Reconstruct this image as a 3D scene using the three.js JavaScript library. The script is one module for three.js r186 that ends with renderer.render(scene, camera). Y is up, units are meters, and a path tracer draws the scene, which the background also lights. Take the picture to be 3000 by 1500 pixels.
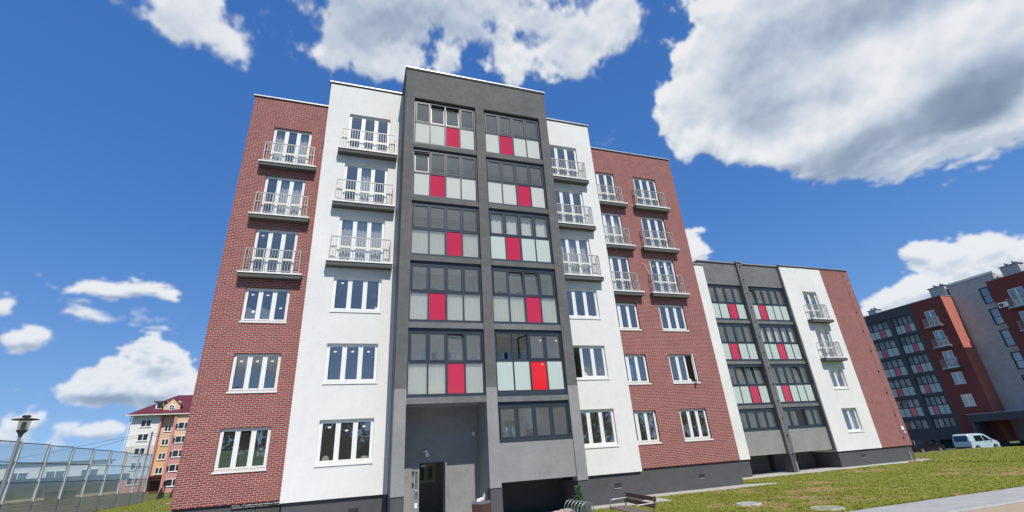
import * as THREE from 'three';
import { mergeGeometries } from 'three/addons/utils/BufferGeometryUtils.js';
import { RoundedBoxGeometry } from 'three/addons/geometries/RoundedBoxGeometry.js';

// ------------------------------------------------------------------ camera, exposure, sun
const scene = new THREE.Scene();
const camera = new THREE.PerspectiveCamera(58.72, 2, 0.1, 3000);
camera.position.set(5.798, 2.175, 20.561);
camera.rotation.set(0.4091, -0.3398, -0.0686, 'YXZ');
const renderer = new THREE.WebGLRenderer({ antialias: true });
renderer.toneMapping = THREE.LinearToneMapping;
renderer.toneMappingExposure = 1.0;
renderer.shadowMap.enabled = true;

const SUN = new THREE.Vector3(0.105, 1.38, 1).normalize();
const sun = new THREE.DirectionalLight(new THREE.Color(1, 0.945, 0.85), 4.6);
sun.position.copy(SUN).multiplyScalar(120).add(new THREE.Vector3(20, 0, 0));
sun.target.position.set(20, 0, 0);
sun.castShadow = true;
sun.shadow.mapSize.set(4096, 4096);
Object.assign(sun.shadow.camera, { left: -75, right: 75, top: 75, bottom: -75, near: 1, far: 400 });
scene.add(sun, sun.target);

// ------------------------------------------------------------------ random and noise
let seed = 20240611;
const rnd = () => { seed = (seed + 0x6D2B79F5) | 0; let t = Math.imul(seed ^ (seed >>> 15), 1 | seed); t = (t + Math.imul(t ^ (t >>> 7), 61 | t)) ^ t; return ((t ^ (t >>> 14)) >>> 0) / 4294967296; };
const rr = (a, b) => a + (b - a) * rnd();
const clamp = (x, a = 0, b = 1) => Math.min(b, Math.max(a, x));
const sstep = (a, b, x) => { const t = clamp((x - a) / (b - a)); return t * t * (3 - 2 * t); };
const PERM = new Uint8Array(512); for (let i = 0; i < 256; i++) PERM[i] = i;
for (let i = 255; i > 0; i--) { const j = Math.floor(rnd() * (i + 1)); const t = PERM[i]; PERM[i] = PERM[j]; PERM[j] = t; }
for (let i = 0; i < 256; i++) PERM[i + 256] = PERM[i];
const HV = new Float32Array(256); for (let i = 0; i < 256; i++) HV[i] = rnd();
function vn3(x, y, z) {
  const xi = Math.floor(x), yi = Math.floor(y), zi = Math.floor(z);
  let fx = x - xi, fy = y - yi, fz = z - zi; fx = fx * fx * fx * (fx * (fx * 6 - 15) + 10); fy = fy * fy * fy * (fy * (fy * 6 - 15) + 10); fz = fz * fz * fz * (fz * (fz * 6 - 15) + 10);
  const X = xi & 255, X1 = (xi + 1) & 255, Y = yi & 255, Y1 = (yi + 1) & 255, Z = zi & 255, Z1 = (zi + 1) & 255;
  const h = (a, b, c) => HV[PERM[PERM[PERM[a] + b] + c]];
  const l = (a, b, t) => a + (b - a) * t;
  return l(l(l(h(X, Y, Z), h(X1, Y, Z), fx), l(h(X, Y1, Z), h(X1, Y1, Z), fx), fy), l(l(h(X, Y, Z1), h(X1, Y, Z1), fx), l(h(X, Y1, Z1), h(X1, Y1, Z1), fx), fy), fz);
}
function fbm(x, y, z, o = 5, g = 0.5) { let s = 0, a = 1, n = 0; for (let i = 0; i < o; i++) { s += a * vn3(x, y, z); n += a; a *= g; x = x * 2.03 + 11.3; y = y * 2.03 + 5.7; z = z * 2.03 + 3.1; } return s / n; }
function pn2(x, y, p) { // value noise with period p
  const xi = Math.floor(x), yi = Math.floor(y); let fx = x - xi, fy = y - yi; fx = fx * fx * (3 - 2 * fx); fy = fy * fy * (3 - 2 * fy);
  const m = (a) => ((a % p) + p) % p, h = (a, b) => HV[PERM[PERM[m(a) & 255] + (m(b) & 255)]];
  const a = h(xi, yi), b = h(xi + 1, yi), c = h(xi, yi + 1), d = h(xi + 1, yi + 1);
  return (a + (b - a) * fx) + ((c + (d - c) * fx) - (a + (b - a) * fx)) * fy;
}
function pfbm(u, v, p, o = 5, g = 0.55) { let s = 0, a = 1, n = 0; for (let i = 0; i < o; i++) { s += a * pn2(u * p + i * 17, v * p + i * 31, p); n += a; a *= g; p *= 2; } return s / n; }

// ------------------------------------------------------------------ sky: air and clouds
const CLOUDS = [[-24.08,43.31,16.03,-3.33,-4.04,-24.14,1,0.7],
[-25.53,44.94,24.58,6.48,16.23,-26.73,0.9,0.6],
[-20.72,42.74,31.96,-4.71,-1.91,-35.64,0.8,0.8],
[-30.79,42.24,43.56,0.89,10.13,-56.27,0.55,1],
[-17.44,43.43,38.88,-10,-5.16,-27.15,0.42,1],
[-27.9,42.09,40.19,-8.12,-18.05,-81.35,0.22,1],
[2.09,49.21,7.84,0.46,2.22,-12.96,1,0.84],
[1.53,45.1,16.05,-0.46,2.86,-37.39,0.9,0.5],
[-5.55,47.74,28.05,-1.65,1.48,-14.93,0.9,0.6],
[22.33,51.56,7.53,-0.76,-2.89,-28.92,0.9,0.84],
[22.23,46.12,20,-1.91,-2.44,-24.76,1,0.4],
[34.14,47.75,12.53,0.03,-1.7,-18.12,1,0.65],
[40.3,48.08,25.8,-6.09,-7.01,-19.9,0.9,0.6],
[32.06,45.45,20.19,2.21,0.85,-34.37,0.9,0.5],
[11.8,46.35,34.85,-0.57,1.17,-34.67,0.7,0.6],
[10.36,56.58,3.74,-0.02,1.15,-15.28,1,0.8],
[16.16,49.22,19.59,-8.95,-17.72,-50.25,0.6,1],
[46.29,37.31,16.89,2.64,1.87,-19.91,1,0.25],
[49.79,40,22.34,4.57,2.61,-19.73,1,0.25],
[55.14,43.13,16.1,-5.37,-7.12,-12.32,1,0.3],
[53.25,45.65,37.97,-20.83,-45.47,-57.35,0.7,0.4],
[60.82,35.54,6.84,-1.3,-3.19,-8.68,1.2,0.4],
[57.38,30.95,7.39,-3.44,-8.64,-12.34,1.1,0.3],
[62.58,25.66,11.11,-2.99,-7.85,-20.75,1.1,0.4],
[68.46,25.09,11.81,-0.97,-0.4,-23.51,1.1,0.4],
[73.99,25.83,13.52,-2.06,-2.04,-15.61,1.2,0.4],
[74.47,31.18,9.39,-2.62,-5.51,-10.22,1.2,0.4],
[69.32,42.98,4.49,-1.93,-7.39,-7.95,1.2,0.4],
[45.84,32.5,21.72,-1.79,-4.36,-29.33,0.9,0.3],
[51.95,29.28,13.86,-5.2,-19.93,-38.98,0.8,0.4],
[65.06,22.37,43.48,2.33,30.09,-129.46,0.5,1],
[76.98,23.94,15.29,-2.7,-2.17,-18.12,1,0.4],
[62.21,15.42,45.72,-18.87,-38.27,-79.83,1,0.12],
[63.71,14.48,38.42,-13.25,-14.77,-42.83,1,0.12],
[65.7,13.94,41.69,-11.92,-10.29,-45.92,1,0.12],
[67.59,13.68,33.57,-10.84,-14.96,-51.7,1,0.12],
[65.76,12.34,19.04,-6.75,-9.53,-29.05,1.1,0.2],
[62.87,12.09,34.02,-6.86,-3.24,-58.1,1,0.15],
[60.16,11.54,36.29,-1.49,10.81,-61.7,1,0.15],
[61.32,10.47,15.32,-2.95,-0.95,-37.2,1,0.2],
[58.4,10.99,44.7,-1.17,15.18,-82.41,0.9,0.3],
[68.47,12.07,31.85,-11.69,-12.66,-36.03,1,0.3],
[70.32,11.58,28.19,-10.57,-10.02,-27.68,1,0.3],
[42.67,21.4,32.71,-13.22,-11.15,-25.24,1,0.12],
[43.22,20.34,40.32,-9.21,-8.07,-35.09,0.9,0.12],
[35.91,35.94,13.66,-45.15,-58.15,-19.79,0.5,1],
[34.05,35.48,64.01,-11.11,-22.18,-100.1,0.4,1],
[-23.44,17.09,15.93,3.15,7.68,-58.41,1,0.35],
[-25.85,17.17,49.68,4,-8.46,-103.88,0.8,0.5],
[-19.65,16.87,55.89,19.66,37.33,-97.8,0.7,0.6],
[-22,14.2,14.07,1.48,-3.53,-69.39,0.62,0.95],
[-25.52,14.56,43.7,5.78,-2.79,-85.96,0.7,0.7],
[-20.15,11.87,40.7,8.42,3.63,-43.95,1,0.12],
[-18.28,10.85,51.21,10.01,3.53,-57.93,0.8,0.12],
[-21.15,9.62,28.13,6.04,2.03,-36.63,1,0.12],
[-18.12,10.16,34.94,1.63,-5.98,-39.15,1,0.12],
[-23.65,8.06,25.89,11.54,16.98,-40.83,1,0.15],
[-20.73,7.71,14.88,3.18,1.27,-46.71,1.1,0.15],
[-17.33,7.72,32.94,6.3,0.78,-42.63,1,0.15],
[-15.94,8.3,43.99,7.99,0.9,-41.63,1,0.15],
[-28.97,11.74,34.79,9.11,7.89,-62.17,1,0.35],
[-28.05,12.29,64.23,25.03,35.96,-89.66,0.9,0.4],
[-30.83,14.14,71.86,51.7,73.36,-54.91,0.9,0.5],
[-27.01,5.19,38.37,9.81,0.1,-71.25,1,0.35],
[-27.86,3.98,46.88,12.3,-1.75,-92.41,0.9,0.4],
[-22.73,4.12,26.34,6.8,2.35,-105.63,0.95,0.4],
[-21.78,4.65,54.15,12.1,-1.3,-90.14,1,0.3],
[-24.33,4.88,71.47,17.11,-0.99,-128.26,0.7,0.6],
[-18.89,3.32,37.03,7.63,-4.9,-138.86,0.8,0.5],
[-25.54,3.26,45.17,11.24,-5.05,-153.92,0.7,0.6]];
const BASES = [[1.87,51.53,6.76,0.42,2.05,-11.12,0.75],
[17.71,52.91,6.91,-0.45,-0.87,-24.53,0.35],
[28.56,51.5,12.65,-1.9,-7.89,-42.14,0.2],
[55.3,38.44,11.67,-0.88,-4.33,-20.11,0.55],
[55.05,33.63,15.6,-11.55,-11.26,-10.8,0.5],
[65.73,37.58,6.68,-1.52,-10.87,-22.71,0.55],
[71.46,36.13,10.72,-3.15,-15.82,-25.13,0.6],
[64.47,25.85,6.65,-0.32,0.03,-23.6,0.9],
[58.95,26.32,11.11,-2.25,-7.18,-26.53,0.5],
[73.87,26.44,11.42,-1.2,-0.75,-21.56,1],
[69.99,25.87,14.6,-0.85,0.76,-24.13,0.6],
[61.28,32.36,16.57,-3.17,-13.61,-40.85,0.3],
[-22.64,16.29,16.32,3.15,14.25,-124.69,0.45],
[-20.17,7.01,13.31,2.81,1.51,-93.42,0.6],
[-22.68,7.14,24.41,7.25,14.29,-104.1,0.6],
[-29.02,11.16,36.54,9.59,19.44,-167.09,0.4],
[-22.64,3.72,28.66,6.59,-6.17,-226.34,0.45],
[-26.89,4.57,44.92,11.48,-1.7,-179.37,0.4],
[-24.58,43.87,24.85,-5.02,-6,-39.04,0.12],
[65.49,11.16,20.55,-7.27,-18.44,-60.75,0.22],
[-19.61,9.32,34.68,12.24,32.78,-120.7,0.3]];
function makeSky() {
  const W = 2048, H = 1024, data = new Float32Array(W * H * 4), R = Math.PI / 180;
  const prep = (L) => L.map((b) => { const a = b[0] * R, e = b[1] * R; return { c: [Math.cos(e) * Math.sin(a), Math.sin(e), -Math.cos(e) * Math.cos(a)], e: [Math.cos(a), 0, Math.sin(a)], u: [-Math.sin(e) * Math.sin(a), Math.cos(e), Math.sin(e) * Math.cos(a)], m: b.slice(2, 6), s: b[6], w: b[7] ?? 0 }; });
  const C = prep(CLOUDS), D = prep(BASES), cell = 6, key = (a, e) => Math.floor(a / cell) + 100 * Math.floor(e / cell);
  const near = (b, x, y, z) => { const k = x * b.c[0] + y * b.c[1] + z * b.c[2]; if (k < 0.5) return 9; const p = (x * b.e[0] + y * b.e[1] + z * b.e[2]) / k, q = (x * b.u[0] + y * b.u[1] + z * b.u[2]) / k; const i = b.m[0] * p + b.m[1] * q, j = b.m[2] * p + b.m[3] * q; return Math.sqrt(i * i + j * j); };
  const grid = new Map();
  for (let e = -8; e < 90; e += cell) for (let a = -180; a < 180; a += cell) {
    const A = (a + cell / 2) * R, E = (e + cell / 2) * R, x = Math.cos(E) * Math.sin(A), y = Math.sin(E), z = -Math.cos(E) * Math.cos(A);
    const pick = (L) => L.filter((b) => { const g = Math.hypot(x - b.c[0], y - b.c[1], z - b.c[2]); const big = 2.3 / Math.min(Math.hypot(b.m[0], b.m[1]), Math.hypot(b.m[2], b.m[3])) ; return g < big + 0.16; });
    grid.set(key(a + 1, e + 1), [pick(C), pick(D)]);
  }
  const none = [[], []];
  const cf = [0.2807, 0.398, -0.8734];
  const field = (x, y, z, out) => {
    const el = Math.asin(clamp(y, -1, 1)) / R, az = Math.atan2(x, -z) / R, [cs, ds] = grid.get(key(az, el)) ?? none;
    const wx = fbm(x * 14, y * 14, z * 14, 4) - 0.5, wy = fbm(x * 14 + 40, y * 14, z * 14, 4) - 0.5, wz = fbm(x * 14, y * 14 + 40, z * 14, 4) - 0.5;
    const k = 0.016 + 0.042 * sstep(8, 30, el), X = x + wx * k, Y = y + wy * k, Z = z + wz * k;
    let f = 0, sw = 0, w = 0.4, dark = 0;
    for (const b of cs) { const r = near(b, X, Y, Z); if (r > 2.4) continue; const v = b.s * Math.exp(-r * r * 0.95); f += v; sw += v * b.w; }
    let d = f > 0.02 ? 1.5 * (Math.min(f, 1.6) - 0.36) : -9; if (f > 0.02) w = sw / f;
    for (const b of ds) { const r = near(b, X, Y, Z); if (r < 1.35) dark += b.s * sstep(1.35, 0.2, r); }
    const far = sstep(0.62, 0.45, x * cf[0] + y * cf[1] + z * cf[2]);   // the rest of the dome: broken cumulus of the same kind
    if (far > 0 && y > 0.02) { const q = 1 / (y + 0.25), n = fbm(x * q * 2.2 + 7, 3, z * q * 2.2, 4); const v = (n - 0.57) * 7 * far - (1 - far); if (v > d) { d = v; w = 0.35; dark += 0.5 * sstep(0.1, 0.8, v); } }
    out.d = d; out.w = w; out.dark = dark;
    return out;
  };
  const o = {}, o2 = {};
  for (let j = 0; j < H; j++) {
    const el = ((j + 0.5) / H - 0.5) * Math.PI, ce = Math.cos(el), y = Math.sin(el), deg = el / R;
    // clear air
    const t = clamp(deg / 90), hz = Math.exp(-Math.max(deg, 0) / 7.5), mid = Math.exp(-Math.max(deg, 0) / 26);
    const air = [0.030 + 0.085 * mid + 0.28 * hz, 0.118 + 0.205 * mid + 0.31 * hz, 0.40 + 0.38 * mid + 0.12 * hz].map((v, i) => v * 1.07 * (1 - 0.12 * t));
    for (let i = 0; i < W; i++) {
      const ph = ((i + 0.5) / W) * 2 * Math.PI - Math.PI, x = ce * Math.cos(ph), z = ce * Math.sin(ph);
      const p = (j * W + i) * 4, gl = Math.acos(clamp(x * SUN.x + y * SUN.y + z * SUN.z, -1, 1)) / R, au = 1.1 * Math.exp(-gl / 24); let r = air[0] * (1 + au) + 0.10 * au, g = air[1] * (1 + au) + 0.10 * au, b = air[2] * (1 + 0.6 * au) + 0.07 * au;
      if (deg < -3) { const k = 0.22; r = k * 0.9; g = k; b = k * 0.75; }
      else {
        field(x, y, z, o);
        if (o.d > -0.9) {
          const F = 62 - 32 * sstep(8, 28, deg), n = fbm(x * F, y * F, z * F, 6, 0.62) - 0.5, m = fbm(x * 10 + 3, y * 10, z * 10, 4) - 0.5;
          const amp = 0.86 + 0.35 * o.w, dens = o.d + n * amp * 1.9 + m * 0.6;
          const cov = sstep(-0.02 - 0.10 * o.w, 0.07 + 0.9 * o.w, dens) * (1 - 0.4 * sstep(0.84, 0.97, o.w)) * (0.97 - 0.10 * o.w + 0.12 * m);
          if (cov > 0.002) {
            // light reaches a cloud from above: less where more cloud lies over it
            const s = 0.010 + 0.012 * sstep(8, 28, deg), up = [x * -y * s, (1 - y * y) * s, z * -y * s];
            let X = x + up[0], Y = y + up[1], Z = z + up[2]; const q = 1 / Math.hypot(X, Y, Z); X *= q; Y *= q; Z *= q;
            field(X, Y, Z, o2);
            const n2 = fbm(X * F, Y * F, Z * F, 6, 0.62) - 0.5, dens2 = o2.d + n2 * amp * 1.9 + m * 0.6;
            const deep = sstep(0.25, 1.25, o.d), puff = clamp((dens - dens2) * (0.75 - 0.55 * deep * sstep(14, 30, deg)) - 0.02, -0.5, 0.3), high = sstep(14, 30, deg);
            const big = fbm(x * 7 + 9, y * 11, z * 7, 5, 0.58) - 0.5, streak = fbm(x * 5 + y * 9, y * 22 - x * 9, z * 5, 4) - 0.5;
            const dk = o.dark * (0.9 + 0.5 * m + 0.3 * streak) + high * deep * (0.0 - 1.7 * big - 0.25 * streak) - 0.02;
            let t = 0.88 + puff * 0.75 - 0.62 * dk; if (t < 0.35) t = 0.35 * Math.exp((t - 0.35) / 0.35); t = Math.min(t, 1.04);
            const A = [0.20, 0.265, 0.36], Bm = [0.50, 0.575, 0.68], Cb = [0.86, 0.87, 0.885];
            const col = [0, 1, 2].map((c) => (t < 0.5 ? A[c] + (Bm[c] - A[c]) * t * 2 : Bm[c] + (Cb[c] - Bm[c]) * (t - 0.5) * 2));
            const low = 0.28 * hz; for (let c = 0; c < 3; c++) col[c] = col[c] * (1 - low) + air[c] * 1.15 * low;
            r += (col[0] - r) * cov; g += (col[1] - g) * cov; b += (col[2] - b) * cov;
          }
        }
      }
      data[p] = Math.max(r, 0); data[p + 1] = Math.max(g, 0); data[p + 2] = Math.max(b, 0); data[p + 3] = 1;
    }
  }
  const tex = new THREE.DataTexture(data, W, H, THREE.RGBAFormat, THREE.FloatType);
  tex.mapping = THREE.EquirectangularReflectionMapping; tex.magFilter = THREE.LinearFilter; tex.minFilter = THREE.LinearFilter; tex.needsUpdate = true;
  return tex;
}
const sky = makeSky();
scene.background = sky;
scene.environment = sky;
// ------------------------------------------------------------------ textures and materials
function tex(n, fn, rep, srgb = false) { // fn(u, v) -> value or [r, g, b], 0..1
  const d = new Uint8Array(n * n * 4);
  for (let j = 0; j < n; j++) for (let i = 0; i < n; i++) { const c = fn((i + 0.5) / n, (j + 0.5) / n), p = (j * n + i) * 4; for (let k = 0; k < 3; k++) d[p + k] = Math.round(255 * clamp(c.length ? c[k] : c)); d[p + 3] = 255; }
  const t = new THREE.DataTexture(d, n, n); t.wrapS = t.wrapT = THREE.RepeatWrapping; t.magFilter = THREE.LinearFilter; t.minFilter = THREE.LinearMipmapLinearFilter; t.generateMipmaps = true; t.repeat.set(1 / rep, 1 / rep);
  if (srgb) t.colorSpace = THREE.SRGBColorSpace; t.needsUpdate = true; return t;
}
const grainBump = tex(512, (u, v) => 0.6 * pfbm(u, v, 64, 3, 0.7) + 0.4 * rnd(), 1.1);
const trowelBump = tex(512, (u, v) => pfbm(u, v * 0.5, 12, 5, 0.6), 2.3);
const plasterTone = tex(1024, (u, v) => { const a = pfbm(u, v, 7, 6, 0.6), b = pfbm(u, v, 90, 3, 0.7), c = pfbm(u * 6, v * 0.5, 16, 4, 0.6), d = sstep(0.60, 0.66, pfbm(u + 0.6, v, 26, 4, 0.6)); return 0.93 + 0.11 * (a - 0.5) + 0.06 * (b - 0.5) + 0.035 * (c - 0.5) - 0.018 * d; }, 9.3);
const greyTone = tex(1024, (u, v) => { const a = pfbm(u, v, 6, 6, 0.62), b = pfbm(u + 0.3, v, 22, 4, 0.6), c = pfbm(u, v, 120, 2, 0.7), p = sstep(0.57, 0.61, b) * 0.08 - sstep(0.42, 0.38, b) * 0.06; return 0.80 + 0.20 * (a - 0.5) + p + 0.14 * (c - 0.5); }, 6.1);
const concTone = tex(512, (u, v) => { const a = pfbm(u, v, 8, 6, 0.62), b = pfbm(u, v, 100, 2, 0.7); return 0.82 + 0.28 * (a - 0.5) + 0.14 * (b - 0.5); }, 3.1);
const brickTone = tex(512, (u, v) => 0.86 + 0.24 * (pfbm(u, v, 24, 5, 0.65) - 0.5) + 0.12 * (rnd() - 0.5), 1.7);
const grassTone = tex(1024, (u, v) => {
  const a = pfbm(u, v, 9, 6, 0.6), b = pfbm(u + 0.4, v, 60, 4, 0.65), dry = sstep(0.57, 0.68, a * 0.7 + b * 0.3);
  const k = 0.75 + 0.7 * (b - 0.5); return [k * (0.42 + 0.30 * dry), k * (0.47 + 0.13 * dry), k * (0.14 + 0.21 * dry)];
}, 11, true);
const std = (c, r = 0.85, o = {}) => { const m = new THREE.MeshStandardMaterial({ roughness: r, ...o }); m.color.setRGB(...c); return m; };
const phys = (c, r, o = {}) => { const m = new THREE.MeshPhysicalMaterial({ roughness: r, ...o }); m.color.setRGB(...c); return m; };
const M = {
  white: std([0.80, 0.79, 0.765], 0.92, { map: plasterTone, bumpMap: grainBump, bumpScale: 0.004 }),
  whitePanel: std([0.79, 0.78, 0.755], 0.92, { map: plasterTone, bumpMap: trowelBump, bumpScale: 0.004 }),
  grey: std([0.160, 0.158, 0.156], 0.92, { map: greyTone, bumpMap: grainBump, bumpScale: 0.005 }),
  greyLight: std([0.33, 0.328, 0.32], 0.92, { map: concTone, bumpMap: grainBump, bumpScale: 0.005 }),
  greyMid: std([0.205, 0.205, 0.207], 0.92, { map: greyTone, bumpMap: grainBump, bumpScale: 0.005 }),
  plinth: std([0.098, 0.100, 0.106], 0.9, { map: concTone, bumpMap: grainBump, bumpScale: 0.004 }),
  mortar: std([0.61, 0.435, 0.405], 0.95, { map: concTone, bumpMap: grainBump, bumpScale: 0.003 }),
  brick: std([1, 1, 1], 0.85, { map: brickTone, vertexColors: true }),
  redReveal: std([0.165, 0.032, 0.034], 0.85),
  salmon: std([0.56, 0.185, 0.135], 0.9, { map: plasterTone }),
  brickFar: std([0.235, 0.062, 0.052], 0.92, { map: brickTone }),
  lightGrey: std([0.56, 0.55, 0.53], 0.92, { map: concTone, bumpMap: grainBump, bumpScale: 0.004 }),
  pvc: phys([0.83, 0.83, 0.80], 0.35, { clearcoat: 0.2 }),
  alu: phys([0.036, 0.045, 0.062], 0.38),
  coping: std([0.46, 0.465, 0.47], 0.45, { metalness: 0.4 }),
  copingGrey: std([0.33, 0.33, 0.33], 0.5, { metalness: 0.3 }),
  flash: phys([0.80, 0.80, 0.78], 0.4),
  rail: std([0.40, 0.40, 0.38], 0.5, { metalness: 0.25 }),
  slab: std([0.125, 0.123, 0.118], 0.92, { map: concTone, bumpMap: grainBump, bumpScale: 0.004 }),
  loggia: std([0.86, 0.855, 0.83], 0.95, { map: plasterTone }),
  glass: phys([0.86, 0.86, 0.84], 0.01, { transmission: 0.965, ior: 2.9 }),
  glassClear: phys([0.92, 0.93, 0.90], 0.01, { transmission: 0.91, ior: 1.62 }),
  frosted: phys([0.70, 0.715, 0.675], 0.75, { ior: 1.5, transmission: 0.3, clearcoat: 0.5, clearcoatRoughness: 0.04 }),
  frostedGreen: phys([0.64, 0.735, 0.69], 0.75, { ior: 1.5, transmission: 0.3, clearcoat: 0.5, clearcoatRoughness: 0.04 }),
  red: phys([0.55, 0.012, 0.045], 0.12, { ior: 1.6, clearcoat: 0.8, clearcoatRoughness: 0.03 }),
  redBright: phys([0.78, 0.010, 0.012], 0.14, { ior: 1.5, clearcoat: 0.5, clearcoatRoughness: 0.05 }),
  sheet: phys([0.78, 0.785, 0.75], 0.9, { transmission: 0.4, side: THREE.DoubleSide }),
  inside: std([0.66, 0.65, 0.62], 0.95),
  insideWarm: std([0.50, 0.49, 0.46], 0.95),
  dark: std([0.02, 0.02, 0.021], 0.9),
  curtain: phys([0.74, 0.76, 0.77], 0.95, { transmission: 0.3, side: THREE.DoubleSide }),
  greenCurtain: phys([0.10, 0.17, 0.11], 0.95, { transmission: 0.2, side: THREE.DoubleSide }),
  film: phys([0.8, 0.86, 0.88], 0.12, { transmission: 0.75, ior: 1.6, side: THREE.DoubleSide }),
  blueFilm: phys([0.06, 0.24, 0.62], 0.25, { transmission: 0.3, ior: 1.5, side: THREE.DoubleSide }),
  paper: std([0.80, 0.80, 0.77], 0.8),
  steel: std([0.33, 0.34, 0.35], 0.35, { metalness: 0.7 }),
  doorGrey: phys([0.24, 0.255, 0.265], 0.35),
  concrete: std([0.52, 0.50, 0.46], 0.95, { map: concTone, bumpMap: grainBump, bumpScale: 0.006 }),
  pave: std([0.42, 0.42, 0.42], 0.95, { map: concTone, bumpMap: grainBump, bumpScale: 0.006 }),
  sand: std([0.46, 0.38, 0.26], 0.98, { map: concTone, bumpMap: trowelBump, bumpScale: 0.03 }),
  asphalt: std([0.10, 0.10, 0.10], 0.95, { map: concTone }),
  grass: std([1, 1, 1], 0.98, { map: grassTone }),
  wood: std([0.105, 0.052, 0.038], 0.65, { map: brickTone }),
  woodGrey: std([0.19, 0.15, 0.13], 0.75, { map: brickTone }),
  black: std([0.012, 0.012, 0.013], 0.5),
  rubber: std([0.018, 0.018, 0.018], 0.9),
};

// ------------------------------------------------------------------ geometry and naming helpers
function uvm(g) { // box-projected uv in metres
  const P = g.attributes.position, N = g.attributes.normal, U = new Float32Array(P.count * 2);
  for (let i = 0; i < P.count; i++) { const a = Math.abs(N.getX(i)), b = Math.abs(N.getY(i)), c = Math.abs(N.getZ(i)), x = P.getX(i), y = P.getY(i), z = P.getZ(i); U[2 * i] = a > b && a > c ? z : x; U[2 * i + 1] = b > a && b > c ? z : y; }
  g.setAttribute('uv', new THREE.BufferAttribute(U, 2)); return g;
}
const bx = (x0, x1, y0, y1, z0, z1) => uvm(new THREE.BoxGeometry(x1 - x0, y1 - y0, z1 - z0).translate((x0 + x1) / 2, (y0 + y1) / 2, (z0 + z1) / 2));
const rbx = (x0, x1, y0, y1, z0, z1, r = 0.01, s = 2) => uvm(new RoundedBoxGeometry(x1 - x0, y1 - y0, z1 - z0, s, r).translate((x0 + x1) / 2, (y0 + y1) / 2, (z0 + z1) / 2));
const flat = (g) => { const q = g.index ? g.toNonIndexed() : g; for (const k of Object.keys(q.attributes)) if (!['position', 'normal', 'uv'].includes(k)) q.deleteAttribute(k); return q; };
const join = (L) => (L.length === 1 ? L[0] : mergeGeometries(L.map(flat)));
const tube = (pts, r, n = 24, k = 7, closed = false) => uvm(new THREE.TubeGeometry(new THREE.CatmullRomCurve3(pts.map((p) => new THREE.Vector3(...p)), closed, 'catmullrom', 0.15), n, r, k, closed));
const bar = (a, b, r, k = 7) => { const A = new THREE.Vector3(...a), B = new THREE.Vector3(...b), d = B.clone().sub(A), g = new THREE.CylinderGeometry(r, r, d.length(), k); g.applyQuaternion(new THREE.Quaternion().setFromUnitVectors(new THREE.Vector3(0, 1, 0), d.normalize())); const m = A.add(B).multiplyScalar(0.5); return uvm(g.translate(m.x, m.y, m.z)); };
const used = new Map();
const numbered = (n) => { const k = used.get(n) ?? 0; used.set(n, k + 1); return k ? n + '_' + String(k).padStart(3, '0') : n; };
function thing(name, label, category, pos = [0, 0, 0], turn = 0, group) { const o = new THREE.Group(); o.name = numbered(name); o.position.set(...pos); o.rotation.y = turn; o.userData = { label, category }; if (group) o.userData.group = group; scene.add(o); return o; }
function part(name, geo, mat, parent) { const m = new THREE.Mesh(Array.isArray(geo) ? join(geo) : geo, mat); m.name = name; parent.add(m); return m; }
function sub(name, parent, pos = [0, 0, 0]) { const g = new THREE.Group(); g.name = name; g.position.set(...pos); parent.add(g); return g; }
function solo(name, geo, mat, label, category, group) { const m = new THREE.Mesh(Array.isArray(geo) ? join(geo) : geo, mat); m.name = numbered(name); m.userData = { label, category }; if (group) m.userData.group = group; scene.add(m); return m; }
function struct(name, geo, mat, kind = 'structure') { const m = new THREE.Mesh(Array.isArray(geo) ? join(geo) : geo, mat); m.name = numbered(name); m.userData = { kind }; scene.add(m); return m; }
const cache = new Map(); const once = (k, f) => { if (!cache.has(k)) cache.set(k, f()); return cache.get(k); };
// ------------------------------------------------------------------ building kit (facade in the local x-y plane, looking out along +z)
const FL = 2.8, HEAD = 3.72, SILL = 2.25, FLOOR = 1.5;
function wallShape(x0, x1, y0, y1, z, t, holes, mats, parent, name) {
  const s = new THREE.Shape([[x0, y0], [x1, y0], [x1, y1], [x0, y1]].map((p) => new THREE.Vector2(...p)));
  for (const [a, b, c, d] of holes) s.holes.push(new THREE.Path([[a, c], [a, d], [b, d], [b, c]].map((p) => new THREE.Vector2(...p))));
  const g = new THREE.ExtrudeGeometry(s, { depth: t, bevelEnabled: false }).translate(0, 0, z - t);
  return part(name, g, mats, parent);
}
const frameBars = (w, h, f, z0, z1) => [bx(0, w, 0, f, z0, z1), bx(0, w, h - f, h, z0, z1), bx(0, f, f, h - f, z0, z1), bx(w - f, w, f, h - f, z0, z1)];
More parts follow.
